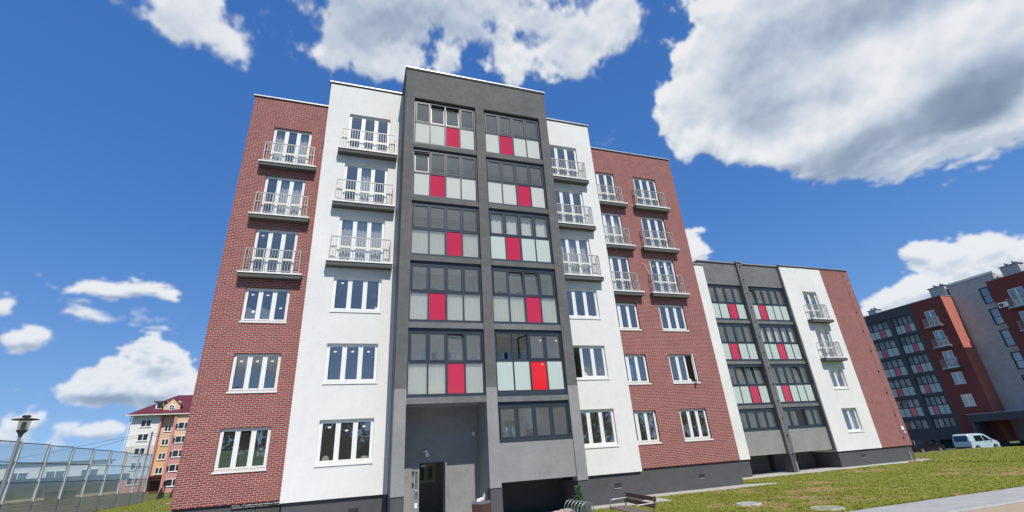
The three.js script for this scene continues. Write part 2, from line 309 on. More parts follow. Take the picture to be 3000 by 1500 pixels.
// a window or balcony door of n lights; (x0, y0) lower left corner of the opening, z the plane of the glass
function windowUnit(parent, name, x0, x1, y0, y1, z, o = {}) {
  const w = x1 - x0, h = y1 - y0, n = o.n ?? 3, g = sub(name, parent, [x0, y0, z]), tr = o.transom, mat = o.mat ?? M.pvc, f = o.f ?? 0.05, sf = o.sf ?? 0.062, lw = (w - 2 * f) / n;
  const key = ['win', w.toFixed(3), h.toFixed(3), n, tr ?? 0, f, sf, o.skip ?? ''].join();
  const fg = once(key, () => {
    const L = [...frameBars(w, h, f, -0.035, 0.035)];
    for (let i = 1; i < n; i++) L.push(bx(f + i * lw - 0.022, f + i * lw + 0.022, f, h - f, -0.03, 0.032));
    for (let i = 0; i < n; i++) { if (o.skip === i) continue; const a = f + i * lw + (i ? 0.024 : 0.002), b = f + (i + 1) * lw - (i < n - 1 ? 0.024 : 0.002); L.push(...frameBars(b - a, h - 2 * f - 0.004, sf, -0.025, 0.047).map((q) => q.translate(a, f + 0.002, 0))); if (tr) L.push(bx(a + sf, b - sf, tr - 0.045, tr + 0.045, -0.02, 0.044)); }
    return join(L);
  });
  part('frame', fg, mat, g);
  for (let i = 0; i < n; i++) {
    if (o.skip === i) continue;
    const a = f + i * lw + 0.024 + sf, b = f + (i + 1) * lw - 0.024 - sf;
    const rows = tr ? [[f + sf, tr - 0.045], [tr + 0.045, h - f - sf]] : [[f + sf, h - f - sf]];
    for (const [c, d] of rows) {
      const pg = once(['pane', (b - a).toFixed(3), (d - c).toFixed(3)].join(), () => new THREE.PlaneGeometry(b - a, d - c));
      const p = part('pane', pg, o.glass ?? M.glass, g); p.position.set((a + b) / 2, (c + d) / 2, 0.012); p.rotation.set(rr(-0.006, 0.006), rr(-0.008, 0.008), 0);
    }
    if (o.tags?.[i]) { const [tx, ty, ta] = o.tags[i]; const t = part('paper_tag', once('tag', () => bx(-0.05, 0.05, -0.028, 0.028, 0, 0.002)), M.paper, g); t.position.set(a + (b - a) * tx, h * ty, 0.017); t.rotation.z = ta ?? 0; }
  }
  if (o.sill) part('sill', once(['sill', w.toFixed(3), o.sill].join(), () => join([bx(-0.03, w + 0.03, -0.045, -0.012, 0.03, o.sill), bx(-0.03, w + 0.03, -0.075, -0.045, o.sill - 0.012, o.sill)])), M.flash, g);
  return g;
}
// French balcony: slab, flashing, railing with single balusters
function balcony(parent, x0, x1, y, z, rx0, rx1, D = 0.31, H = 1.12) {
  const g = sub('balcony', parent, [x0, y, z]), w = x1 - x0, a = rx0 - x0, b = rx1 - x0;
  part('slab', once(['slab', w.toFixed(2), D].join(), () => bx(0, w, -0.22, -0.012, -0.02, D)), M.slab, g);
  part('flashing', once(['fla', w.toFixed(2), D].join(), () => join([bx(-0.025, w + 0.025, -0.012, 0.022, 0.004, D + 0.03), bx(-0.025, w + 0.025, -0.045, -0.012, D + 0.02, D + 0.03)])), M.flash, g);
  const zr = D - 0.05;
  part('railing_frame', once(['rf', a.toFixed(2), b.toFixed(2), D, H].join(), () => {
    const L = [bx(a, b, H - 0.04, H, zr - 0.02, zr + 0.02), bx(a, b, 0.10, 0.13, zr - 0.015, zr + 0.015)];
    for (const x of [a, b]) { L.push(bx(x - 0.02, x + 0.02, 0.02, H - 0.04, zr - 0.02, zr + 0.02), bx(x - 0.018, x + 0.018, H - 0.038, H - 0.002, 0.005, zr - 0.02), bx(x - 0.014, x + 0.014, 0.10, 0.13, 0.005, zr - 0.02)); L.push(bx(x - 0.008, x + 0.008, 0.13, H - 0.04, zr * 0.5 - 0.008, zr * 0.5 + 0.008)); }
    L.push(bx(a + 0.02, a + 0.24, 0.62, 0.655, zr - 0.012, zr + 0.012), bx(b - 0.24, b - 0.02, 0.62, 0.655, zr - 0.012, zr + 0.012));
    for (const x of [0.33, 0.67]) L.push(bx(a + (b - a) * x - 0.016, a + (b - a) * x + 0.016, 0.02, H - 0.04, zr - 0.016, zr + 0.016));
    return join(L);
  }), M.rail, g);
  const n = Math.round((b - a) / 0.115), bg = once('bal' + H, () => bx(-0.010, 0.010, 0.13, H - 0.04, -0.010, 0.010));
  for (let i = 1; i < n; i++) { const m = part('baluster', bg, M.rail, g); m.position.set(a + ((b - a) * i) / n, 0, zr); }
  return g;
}
// glazed loggia: aluminium frame of cols x 2, clear panes above, opaque panels below, one of them red
const waves = (w, h, p, amp) => { const n = Math.max(8, Math.round(w / p) * 6), g = new THREE.PlaneGeometry(w, h, n, 1), P = g.attributes.position; for (let i = 0; i < P.count; i++) { const x = P.getX(i), t = ((x / p) % 1 + 1) % 1; P.setZ(i, amp * clamp(Math.abs(t - 0.5) * 6 - 1, 0, 1)); } g.computeVertexNormals(); return g; };
const drape = (w, h, k, amp) => { const n = 60, g = new THREE.PlaneGeometry(w, h, n, 6), P = g.attributes.position; for (let i = 0; i < P.count; i++) { const x = P.getX(i); P.setZ(i, amp * (Math.sin(x * k) + 0.4 * Math.sin(x * k * 2.3 + 1)) * (0.7 + 0.3 * (0.5 - P.getY(i) / h))); } g.computeVertexNormals(); return g; };
function glazing(parent, x0, x1, y0, y1, z, o = {}) {
  const w = x1 - x0, h = y1 - y0, n = o.cols ?? 4, g = sub('loggia_glazing', parent, [x0, y0, z]), f = 0.055, T = o.transom ?? 1.25, bot = o.foot ?? 0.10, top = 0.12, full = !o.noPanels;
  const cw = (w - 2 * f) / n, xs = []; for (let i = 0; i <= n; i++) xs.push(f + i * cw);
  const open = o.open ?? {};
  const key = ['glz', w.toFixed(3), h.toFixed(3), n, T, bot, full, JSON.stringify(open)].join();
  part('frame', once(key, () => {
    const L = [bx(0, w, h - top, h, -0.05, 0.03), bx(0, w, h - top - 0.045, h - top - 0.001, -0.03, 0.055), bx(0, w, 0, bot, -0.04, 0.04), bx(0, f, bot, h - top - 0.045, -0.04, 0.04), bx(w - f, w, bot, h - top - 0.045, -0.04, 0.04), bx(-0.0, w, -0.022, -0.002, -0.02, 0.10)];
    for (let i = 1; i < n; i++) { const m = n % 2 === 0 && i === n / 2 ? 0.042 : 0.026; L.push(bx(xs[i] - m, xs[i] + m, bot, h - top - 0.045, -0.038, 0.036)); if (m > 0.03) L.push(bx(xs[i] - 0.004, xs[i] + 0.004, bot, h - top - 0.045, 0.036, 0.044)); }
    if (full) for (let i = 0; i < n; i++) L.push(bx(xs[i] + 0.03, xs[i + 1] - 0.03, T - 0.035, T + 0.035, -0.034, 0.034));
    const lo = full ? T + 0.037 : bot + 0.002, hi = h - top - 0.047;
    for (let i = 0; i < n; i++) if (!open[i]) { const a = xs[i] + 0.03, b = xs[i + 1] - 0.03; L.push(...frameBars(b - a, hi - lo, 0.048, -0.03, 0.048).map((q) => q.translate(a, lo, 0))); }
    return join(L);
  }), M.alu, g);
  const lo = full ? T + 0.037 : bot + 0.002, hi = h - top - 0.047, pw = cw - 0.06, ph = hi - lo;
  const pg = once(['gp', pw.toFixed(3), ph.toFixed(3)].join(), () => new THREE.PlaneGeometry(pw - 0.096, ph - 0.096).translate(0, ph / 2, 0));
  const sg = once(['gs', pw.toFixed(3), ph.toFixed(3)].join(), () => join(frameBars(pw, ph, 0.048, -0.03, 0.03).map((q) => q.translate(-pw / 2, 0, 0))));
  for (let i = 0; i < n; i++) {
    const cx = (xs[i] + xs[i + 1]) / 2, q = open[i];
    if (!q) { const p = part('pane', pg, o.glass ?? M.glassClear, g); p.position.set(cx, lo, 0.012); p.rotation.set(rr(-0.006, 0.006), rr(-0.01, 0.01), 0); }
    else for (const [nm, ge, ma] of [['sash', sg, M.alu], ['pane', pg, M.glassClear]]) {
      const p = part(nm, ge, ma, g);
      if (q === 'tilt') { p.position.set(cx, lo, 0); p.rotation.x = -0.11; }
      else { const s = q === 'left' ? -1 : 1, an = 1.25; p.position.set(cx + s * (pw / 2) * (1 - Math.cos(an)), lo, -(pw / 2) * Math.sin(an)); p.rotation.y = s * an * -1; }
    }
  }
  if (full) {
    const lw = cw - 0.06, lh = T - 0.037 - bot - 0.002;
    for (let i = 0; i < n; i++) {
      const isRed = i === o.red, p = part(isRed ? 'red_panel' : 'frosted_panel', once(['fp', lw.toFixed(3), lh.toFixed(3)].join(), () => bx(-lw / 2, lw / 2, 0, lh, -0.01, 0.006)), isRed ? o.redMat ?? M.red : o.ribbed ? M.glassClear : o.panel ?? M.frosted, g);
      p.position.set((xs[i] + xs[i + 1]) / 2, bot + 0.001, 0.004); p.rotation.set(rr(-0.004, 0.004), rr(-0.006, 0.006), 0);
    }
    if (o.ribbed) part('corrugated_sheet', once(['cs', w.toFixed(2), lh.toFixed(2)].join(), () => waves(w - 0.1, lh + 0.06, 0.115, 0.014).translate(w / 2, bot + lh / 2 + 0.03, -0.07)), M.sheet, g);
    if (o.tags) for (let i = 0; i < n; i++) { const t = part('paper_tag', once('dot', () => bx(-0.028, 0.028, -0.028, 0.028, 0, 0.002)), M.paper, g); t.position.set(xs[i + 1] - 0.18, T - 0.16, 0.014); const t2 = t.clone(); t2.position.y = h - 0.42; if (!open[i]) g.add(t2); }
  }
  if (o.curtain) { const c = part('curtain', drape(w - 0.16, h - bot - 0.16, 26, 0.03).translate(w / 2, (h + bot - 0.1) / 2, -0.16), M.curtain, g); c.name = 'curtain'; }
  return g;
}
// bricks proud of a mortar bed; the first `singles` (nearest the camera) are meshes of their own
const BW = 0.253, BH = 0.0734, BL = 0.2335, BT = 0.0515;
const TONES = [[0.305, 0.066, 0.058], [0.272, 0.057, 0.051], [0.335, 0.078, 0.065], [0.250, 0.053, 0.050], [0.295, 0.069, 0.065], [0.318, 0.062, 0.053]];
function tint(g, c) { const n = g.attributes.position.count, a = new Float32Array(n * 3); for (let i = 0; i < n; i++) a.set(c, 3 * i); g.setAttribute('color', new THREE.BufferAttribute(a, 3)); return g; }
const brickGeo = (len, ht, c) => { const g = new THREE.BoxGeometry(len, ht, 0.006).toNonIndexed(); const keep = []; const P = g.attributes.position, N = g.attributes.normal; for (let i = 0; i < P.count; i += 3) if (N.getZ(i) > -0.5) keep.push(i, i + 1, i + 2); const q = new THREE.BufferGeometry(); const pos = new Float32Array(keep.length * 3), nor = new Float32Array(keep.length * 3); keep.forEach((k, j) => { pos.set([P.getX(k), P.getY(k), P.getZ(k)], 3 * j); nor.set([N.getX(k), N.getY(k), N.getZ(k)], 3 * j); }); q.setAttribute('position', new THREE.BufferAttribute(pos, 3)); q.setAttribute('normal', new THREE.BufferAttribute(nor, 3)); return tint(uvm(q), c); };
function bricks(parent, x0, x1, y0, y1, z, holes, singles = 0) {
  const list = [];
  for (let i = 0; ; i++) {
    const ya = y0 + i * BH + 0.004, yb = Math.min(ya + BT, y1); if (ya > y1 - 0.02) break;
    for (let x = x0 - (i % 2) * BW / 2 + 0.006; x < x1; x += BW) {
      let spans = [[Math.max(x, x0), Math.min(x + BL, x1)]], c = ya, d = yb;
      for (const [a, b, e, f] of holes) { if (d <= e + 0.003 || c >= f - 0.003) continue; const mid = (c + d) / 2; if (x + BL < a || x > b) continue; if (mid < e && x > a - BL && x < b) { d = Math.min(d, e); continue; } if (mid > f) { c = Math.max(c, f); continue; } spans = spans.flatMap(([p, q]) => (q <= a || p >= b ? [[p, q]] : [[p, Math.min(q, a - 0.004)], [Math.max(p, b + 0.004), q]])); }
      for (const [p, q] of spans) if (q - p > 0.02 && d - c > 0.012) list.push([(p + q) / 2, (c + d) / 2, q - p, d - c]);
    }
  }
  const wp = new THREE.Vector3();
  if (singles) list.forEach((b) => { parent.localToWorld(wp.set(b[0], b[1], z)); b[4] = Math.abs(b[2] - BL) < 0.001 && Math.abs(b[3] - BT) < 0.001 ? wp.distanceTo(camera.position) : 1e9; });
  const near = new Set(singles ? [...list].sort((a, b) => a[4] - b[4]).slice(0, singles) : []);
  const rest = [];
  for (const b of list) {
    const k = Math.floor(rnd() * TONES.length), dz = rr(-0.0008, 0.0012);
    if (near.has(b)) { const m = part('brick', once('brick' + k, () => brickGeo(BL, BT, TONES[k])), M.brick, parent); m.position.set(b[0], b[1], z + 0.001 + dz); }
    else { const v = rr(0.93, 1.07); rest.push(brickGeo(b[2], b[3], TONES[k].map((q) => q * v)).translate(b[0], b[1], z + 0.001 + dz)); }
  }
  const m = part('brickwork', mergeGeometries(rest), M.brick, parent); m.userData.kind = 'stuff';
  return m;
}
// rooms behind a facade strip: floors, ceilings, back and side walls
function rooms(parent, x0, x1, z, floors, depth = 4.2, k0 = 0, mat = M.inside) {
  const L = [], zb = z - depth; for (let k = k0; k <= floors; k++) L.push(bx(x0 + 0.03, x1 - 0.03, FLOOR + FL * k - 0.30, FLOOR + FL * k - 0.04, zb, z - 0.40));
  const y0 = FLOOR + FL * k0 - 0.3, y1 = FLOOR + FL * floors; L.push(bx(x0 + 0.03, x1 - 0.03, y0, y1, zb - 0.15, zb), bx(x0 + 0.002, x0 + 0.03, y0, y1, zb, z - 0.40), bx(x1 - 0.03, x1 - 0.002, y0, y1, zb, z - 0.40));
  return part('room_interior', L, mat, parent);
}
const tagSets = { a: [[0.4, 0.8], [0.5, 0.8], [0.5, 0.8]], b: [[0.5, 0.83], [0.5, 0.74, 0.1], [0.5, 0.82]], c: [[0.4, 0.8], [0.5, 0.8], [0.55, 0.42, 0.2]], d: [[0.5, 0.82], 0, 0], e: [0, [0.5, 0.9], 0], f: [[0.4, 0.86], 0, 0] };
function coping(parent, x0, x1, y, z, zb, o = 0.065, h = 0.10, mat = M.coping) { return part('coping', [bx(x0 - o, x1 + o, y, y + 0.012, zb, z + o), bx(x0 - o, x1 + o, y - h * 0.55, y, z + o - 0.012, z + o), bx(x0 - o, x0 - o + 0.012, y - h * 0.55, y, zb, z + o - 0.012), bx(x1 + o - 0.012, x1 + o, y - h * 0.55, y, zb, z + o - 0.012)], mat, parent); }
// ------------------------------------------------------------------ six-storey building: brick, white, grey loggia bay, white, brick
const ZW = 1.85, ZG = 3.352, TOP = 19.42, BASE = 1.144;
const holesFor = (cols, floors, balFrom, wy = SILL) => { const L = []; for (const [a, b] of cols) for (let k = 0; k < floors; k++) L.push([a, b, k >= balFrom ? FLOOR + FL * k + 0.02 : wy + FL * k, HEAD + FL * k]); return L; };
const A = thing('apartment_building', 'large six-storey block of red brick and white plaster with a dark grey loggia bay', 'building');
function brickPart(B, x0, x1, y0, y1, z, cols, floors, balFrom, singles) {
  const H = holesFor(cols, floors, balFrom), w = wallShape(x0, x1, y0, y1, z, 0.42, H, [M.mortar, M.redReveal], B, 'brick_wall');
  B.updateMatrixWorld(true); bricks(w, x0, x1, y0, y1, z, H, singles); return w;
}
function whitePart(B, x0, x1, y0, y1, z, cols, floors, balFrom) {
  const H = holesFor(cols, floors, balFrom), w = wallShape(x0, x1, y0, y1, z, 0.42, H, [M.white, M.white], B, 'plaster_wall');
  for (const [a, b] of cols) { let lo = y0; for (let k = 0; k <= floors; k++) { const hi = k < floors ? (k >= balFrom ? FLOOR + FL * k - 0.24 : SILL + FL * k - 0.085) : y1; if (hi - lo > 0.05) part('spandrel_panel', bx(a, b, lo + 0.004, hi - 0.004, z - 0.01, z + 0.006), M.whitePanel, w); lo = HEAD + FL * k + 0.002; } }
  return w;
}
const REC = 0.13;
// left brick strip
brickPart(A, 0, 3.64, BASE, TOP, 0, [[1.105, 2.815]], 6, 3, 300);
whitePart(A, 3.64, 7.10, BASE, TOP, ZW, [[4.63, 6.522]], 6, 3);
whitePart(A, 14.307, 17.624, BASE, TOP, ZW, [[14.79, 16.662]], 6, 3);
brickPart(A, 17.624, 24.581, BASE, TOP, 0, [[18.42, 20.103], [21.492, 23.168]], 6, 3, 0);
part('side_wall', [bx(3.64, 4.04, BASE, TOP, 0.001, ZW - 0.421), bx(17.204, 17.622, BASE, TOP, 0.001, ZW - 0.421), bx(0.001, 0.4, BASE, TOP, -12, -0.421), bx(24.18, 24.58, BASE, TOP, -12, -0.421), bx(0, 24.581, BASE, TOP, -12.4, -12.001)], M.white, A);
part('roof_slab', [bx(0.4, 24.18, TOP - 0.9, TOP - 0.7, -12, -0.45), bx(4.04, 17.2, TOP - 0.901, TOP - 0.701, -0.449, 1.42), bx(7.3, 14.1, TOP - 0.899, TOP - 0.699, 1.421, 3.0)], M.slab, A);
for (const [a, b, z, f] of [[0.4, 3.64, 0, 6], [4.04, 7.10, ZW, 6], [14.31, 17.2, ZW, 6], [17.63, 24.18, 0, 6]]) rooms(A, a, b, z, f);
// windows of the brick and plaster strips
const winCols = [[1.105, 2.815, 0, ['', 'a', 'c', 'f', '', '']], [4.63, 6.522, ZW, ['b', 'a', 'd', '', '', '']], [14.79, 16.662, ZW, ['', '', '', '', '', '']], [18.42, 20.103, 0, ['', 'e', '', '', '', '']], [21.492, 23.168, 0, ['', '', '', 'a', '', '']]];
winCols.forEach(([a, b, z, tg], c) => {
  for (let k = 0; k < 6; k++) {
    const y1 = HEAD + FL * k, zz = z - REC;
    if (k < 3) windowUnit(A, 'window', a, b, SILL + FL * k, y1, zz, { n: 3, sill: REC + 0.035, tags: tagSets[tg[k]], skip: c === 4 && k === 1 ? 2 : c === 2 && k === 1 ? 0 : undefined });
    else windowUnit(A, 'balcony_door', a, b, FLOOR + FL * k + 0.02, y1, zz, { n: 3, transom: 0.78, tags: tagSets[tg[k]] });
  }
});
// the sashes that stand open
{ const g = sub('open_sash', A, [23.07, SILL + FL + 0.06, -REC - 0.02]); const w = 0.52, h = 1.36; part('frame', frameBars(w, h, 0.06, -0.03, 0.03).map((q) => q.translate(-w, 0, 0)), M.pvc, g); part('pane', new THREE.PlaneGeometry(w - 0.12, h - 0.12).translate(-w / 2, h / 2, 0), M.glass, g); g.rotation.y = 1.05; }
{ const g = sub('open_sash', A, [14.86, SILL + FL + 0.06, ZW - REC - 0.02]); const w = 0.58, h = 1.36; part('frame', frameBars(w, h, 0.06, -0.03, 0.03), M.pvc, g); part('pane', new THREE.PlaneGeometry(w - 0.12, h - 0.12).translate(w / 2, h / 2, 0), M.glass, g); g.rotation.y = 1.3; }
for (let k = 3; k < 6; k++) {
  const y = FLOOR + FL * k;
  balcony(A, 0.765, 3.20, y, 0, 0.91, 3.07); balcony(A, 4.285, 6.895, y, ZW, 4.385, 6.80); balcony(A, 14.42, 17.0, y, ZW, 14.52, 16.9);
  balcony(A, 18.06, 20.51, y, 0, 18.19, 20.27); balcony(A, 21.09, 23.52, y, 0, 21.2, 23.32);
}
// things seen in the windows
part('plastic_film', (() => { const g = new THREE.PlaneGeometry(1.05, 0.52, 24, 12), P = g.attributes.position; for (let i = 0; i < P.count; i++) { const x = P.getX(i), y = P.getY(i); P.setZ(i, 0.05 * (fbm(x * 5, y * 5, 1, 4) - 0.5) + 0.02 * Math.sin(x * 14 + y * 6)); P.setY(i, y - (y > 0 ? 0.10 * Math.sin((x + 0.5) * 5.6) ** 2 * (y / 0.26) : 0)); } g.computeVertexNormals(); return g.translate(1.72, SILL + 2 * FL + 0.40, -REC - 0.09); })(), M.film, A);
part('half_curtain', drape(1.62, 0.62, 40, 0.012).translate(1.96, SILL + 0.39, -REC - 0.09), M.greenCurtain, A);
part('blue_film', (() => { const g = new THREE.PlaneGeometry(0.9, 1.1, 16, 16), P = g.attributes.position; for (let i = 0; i < P.count; i++) { const x = P.getX(i), y = P.getY(i); P.setZ(i, 0.09 * (fbm(x * 4, y * 4, 7, 4) - 0.5)); P.setX(i, x + 0.25 * Math.sin(y * 4) * (0.5 - y)); } g.computeVertexNormals(); return g.translate(19.2, SILL + FL + 0.85, -REC - 0.2); })(), M.blueFilm, A);
for (const [x, k, z, w, h, kk] of [[2.2, 4, 0, 1.0, 2.1, 30], [2.45, 5, 0, 0.55, 2.1, 34], [1.35, 5, 0, 0.45, 2.1, 34], [5.58, 3, ZW, 1.75, 2.1, 34], [15.9, 3, ZW, 1.5, 2.1, 26], [19.3, 4, 0, 1.4, 2.0, 30], [22.9, 3, 0, 0.4, 2, 34], [5.6, 4, ZW, 0.5, 2.1, 30]]) part('curtain', drape(w, h, kk, 0.03).translate(x, FLOOR + FL * k + h / 2 + 0.05, z - REC - 0.18), M.curtain, A);
const litter = (x, y, z, w, h, c) => { const g = new THREE.IcosahedronGeometry(1, 2), P = g.attributes.position; for (let i = 0; i < P.count; i++) { const v = new THREE.Vector3().fromBufferAttribute(P, i), s = 0.75 + 0.5 * fbm(v.x * 2 + x, v.y * 2, v.z * 2, 3); P.setXYZ(i, v.x * s * w, Math.max(v.y * s * h, -0.3 * h), v.z * s * 0.05); } g.computeVertexNormals(); return part('cloth_bundle', uvm(g.translate(x, y + 0.3 * h, z)), c, A); };
litter(4.93, SILL + 0.115, ZW - REC - 0.07, 0.13, 0.12, M.concrete); litter(6.25, SILL + 0.115, ZW - REC - 0.07, 0.12, 0.07, M.concrete); litter(6.36, SILL + 2 * FL + 0.115, ZW - REC - 0.07, 0.08, 0.11, M.paper); litter(15.65, SILL + 2 * FL + 0.115, ZW - REC - 0.07, 0.10, 0.06, M.concrete); litter(16.2, SILL + 2 * FL + 0.115, ZW - REC - 0.07, 0.16, 0.06, M.frostedGreen); litter(15.6, SILL + FL + 0.115, ZW - REC - 0.07, 0.12, 0.14, M.paper); litter(22.75, SILL + FL + 0.07, -REC - 0.05, 0.1, 0.09, M.paper);

// the grey bay
const P1 = 7.522, P2 = 10.482, P3 = 10.907, P4 = 13.867, XC = 7.10, XE = 14.307, BT0 = 4.02, BTOP = 18.05, YG = 19.76;
const seam = 4.55;
for (const [a, b] of [[XC, P1], [P2, P3], [P4, XE]]) {
  part('pilaster', bx(a, b, seam, BTOP, ZG - 0.45, ZG), M.grey, A);
  part('pilaster', bx(a, b, 1.11, seam, ZG - 0.452, ZG - 0.0015), M.greyLight, A);
}
part('parapet', bx(XC, XE, BTOP, YG, ZG - 0.45, ZG), M.grey, A);
part('bay_side_wall', [bx(XC, XC + 0.2, 1.11, YG, ZW - 0.42, ZG - 0.4525), bx(XE - 0.2, XE, 1.11, YG, ZW - 0.42, ZG - 0.4525)], M.grey, A);
part('bay_middle_wall', bx(P2 + 0.08, P3 - 0.08, 4.05, BTOP, ZW - 0.1, ZG - 0.4525), M.loggia, A);
part('bay_middle_wall', bx(P2 + 0.08, P3 - 0.08, 1.11, 4.049, ZW - 0.1, ZG - 0.4525), M.greyLight, A);
part('loggia_side', [bx(XC + 0.201, XC + 0.22, 4.3, BTOP, ZW - 0.09, ZG - 0.46), bx(XE - 0.22, XE - 0.201, 1.5, BTOP, ZW - 0.09, ZG - 0.46)], M.loggia, A);
for (let j = 0; j < 5; j++) for (const [a, b] of [[P1, P2], [P3, P4]]) {
  if (j === 0 && a === P3) { part('beam', bx(a, b, 4.0, 4.20, ZG - 0.40, ZG - 0.035), M.greyMid, A); continue; }
  part('beam', bx(a, b, BT0 + FL * j, BT0 + FL * j + 0.225, ZG - 0.40, ZG - 0.035), j < 2 ? M.greyMid : M.grey, A);
}
part('loggia_floor', [0, 1, 2, 3, 4, 5].map((j) => bx(XC + 0.2, XE - 0.2, BT0 + FL * j + 0.03 + (j === 5 ? 0.02 : 0), BT0 + FL * j + 0.21, ZW - 0.09, ZG - 0.455)), M.loggia, A);
// loggia back walls with windows
const backHoles = []; for (let k = 0; k < 6; k++) for (const [a, b] of [[P1, P2], [P3, P4]]) if (!(k === 0 && a === P1)) { const m = (a + b) / 2; backHoles.push([m - 0.85, m + 0.05, FLOOR + FL * k + 0.75, FLOOR + FL * k + 2.05], [m + 0.06, m + 0.78, FLOOR + FL * k + 0.1, FLOOR + FL * k + 2.05]); }
wallShape(XC + 0.2, XE - 0.2, 4.02, BTOP, ZW - 0.1, 0.25, backHoles.filter((h) => h[2] > 4), [M.loggia, M.loggia], A, 'loggia_back_wall');
wallShape(P2 + 0.05, XE - 0.2, 1.3, 4.02, ZW - 0.1, 0.25, backHoles.filter((h) => h[2] < 4), [M.loggia, M.loggia], A, 'loggia_back_wall');
for (const [a, b, c, d] of backHoles) windowUnit(A, d - c > 1.6 ? 'loggia_door' : 'loggia_window', a, b, c, d, ZW - 0.2, { n: 1 });
rooms(A, XC + 0.2, XE - 0.2, ZW + 0.04, 6, 3.6, 1);
rooms(A, 10.7, XE - 0.2, ZW + 0.04, 1, 3.6, 0);
const GZ = ZG - 0.16;
const LG = [ // [column, floor, options]
  [0, 1, { red: 2, open: { 2: 'tilt' }, ribbed: true }], [0, 2, { red: 1, ribbed: true }], [0, 3, { red: 2, ribbed: true }], [0, 4, { red: 1, open: { 0: 'tilt' }, ribbed: false }], [0, 5, { red: 2, open: { 1: 'tilt', 2: 'tilt' } }],
  [1, 1, { red: 2, open: { 0: 'left', 1: 'right' }, redMat: M.redBright, panel: M.frostedGreen, foot: 0.2, transom: 1.36, tags: true }], [1, 2, { red: 2, open: { 1: 'tilt', 2: 'tilt' }, ribbed: true }], [1, 3, { red: 1, panel: M.frostedGreen, curtain: true }], [1, 4, { red: 2 }], [1, 5, { red: 1 }],
];
for (const [c, k, o] of LG) { const y0 = BT0 + FL * (k - 1) + 0.225 + (c && k === 1 ? -0.04 : 0), y1 = k === 5 ? BTOP - 0.001 : BT0 + FL * k; glazing(A, (c ? P3 : P1) + 0.004, (c ? P4 : P2) - 0.004, y0 + 0.024, y1 - 0.002, GZ, o); }
glazing(A, P3 + 0.004, P4 - 0.004, 2.58, 3.998, GZ, { noPanels: true, foot: 0.12 });
part('parapet_panel', bx(P3, P4, 1.255, 2.555, ZG - 0.35, ZG - 0.06), M.greyLight, A);
part('loggia_floor', bx(P3 - 0.04, P4 + 0.04, 1.256, 1.45, ZW - 0.45, ZG - 0.351), M.greyLight, A);
coping(A, XC, XE, 19.88, ZG, ZW - 0.3, 0.055, 0.09);
part('coping_board', bx(XC - 0.03, XE + 0.03, YG, 19.868, ZW - 0.3, ZG + 0.03), M.plinth, A);
coping(A, 0, 3.63, TOP + 0.10, 0, -0.45); coping(A, 3.64, 7.09, TOP + 0.10, ZW, -0.3); coping(A, 14.31, 17.624, TOP + 0.10, ZW, -0.3); coping(A, 17.69, 24.581, TOP + 0.10, 0, -0.45);
for (const q of [[0, 3.63, -0.42, 0.03], [3.64, 7.09, 0.1, ZW + 0.03], [14.31, 17.6, 0.1, ZW + 0.03], [17.7, 24.55, -0.42, 0.03]]) part('coping_board', bx(q[0], q[1], TOP + 0.001, TOP + 0.09, q[2], q[3]), M.plinth, A);
// plinth
const vent = (B, x, y, z) => { const g = sub('air_vent', B, [x, y, z]); part('sill', bx(-0.165, 0.165, -0.115, -0.085, 0, 0.02), M.pave, g); part('shade_plate', bx(-0.165, 0.165, -0.085, 0.09, -0.004, 0.003), M.dark, g); for (let i = 0; i < 3; i++) part('louvre', bx(-0.155, 0.10, -0.05 + i * 0.05, -0.035 + i * 0.05, 0.003, 0.008), M.plinth, g); return g; };  // no hole is cut: a near-black plate paints in the shade of the vent
part('plinth_wall', bx(0.06, 3.70, -0.3, BASE + 0.02, -0.5, -0.07), M.plinth, A);
part('plinth_wall', bx(3.70, XC, -0.3, BASE + 0.02, 0.9, ZW - 0.09), M.plinth, A);
part('plinth_wall', bx(XE, 17.56, -0.3, BASE + 0.02, 0.9, ZW - 0.09), M.plinth, A);
part('plinth_wall', bx(17.56, 24.52, -0.3, BASE + 0.02, -0.5, -0.07), M.plinth, A);
part('floor_soffit', [bx(0.0, 3.64, BASE, BASE + 0.05, -0.4, -0.001), bx(3.64, XC, BASE, BASE + 0.05, 1.45, ZW - 0.001), bx(XE, 17.62, BASE, BASE + 0.05, 1.45, ZW - 0.001), bx(17.63, 24.58, BASE, BASE + 0.05, -0.4, -0.001)], M.plinth, A);
for (const [a, b] of [[XC + 0.02, P1 + 0.02], [P2 + 0.02, P3 + 0.025], [P4 + 0.02, XE]]) part('plinth_pier', bx(a, b, -0.3, 1.108, ZW - 0.5, ZG - 0.03), M.plinth, A);
part('undercroft_wall', bx(P3 - 0.05, P4 + 0.05, -0.3, 1.3, ZW - 0.7, ZW - 0.3), M.plinth, A);
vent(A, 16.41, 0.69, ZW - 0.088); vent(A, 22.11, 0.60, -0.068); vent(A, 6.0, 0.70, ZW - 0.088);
// a strip of rubble caught on the ledge under the left brick strip
part('ledge_debris', (() => { const L = []; for (let i = 0; i < 90; i++) { const x = 1.9 + 1.72 * Math.pow(rnd(), 0.7), s = rr(0.012, 0.04); const g = new THREE.IcosahedronGeometry(s, 0); g.scale(2.2, 0.7, 1).rotateY(rr(0, 3)).translate(x, BASE - 0.055 - rr(0, 0.05) * (x - 1.5) * 0.3, -0.03 + rr(-0.02, 0.03)); L.push(uvm(g)); } L.push(bx(1.9, 3.63, BASE - 0.13, BASE - 0.105, -0.069, -0.01)); return join(L); })(), M.pave, A);

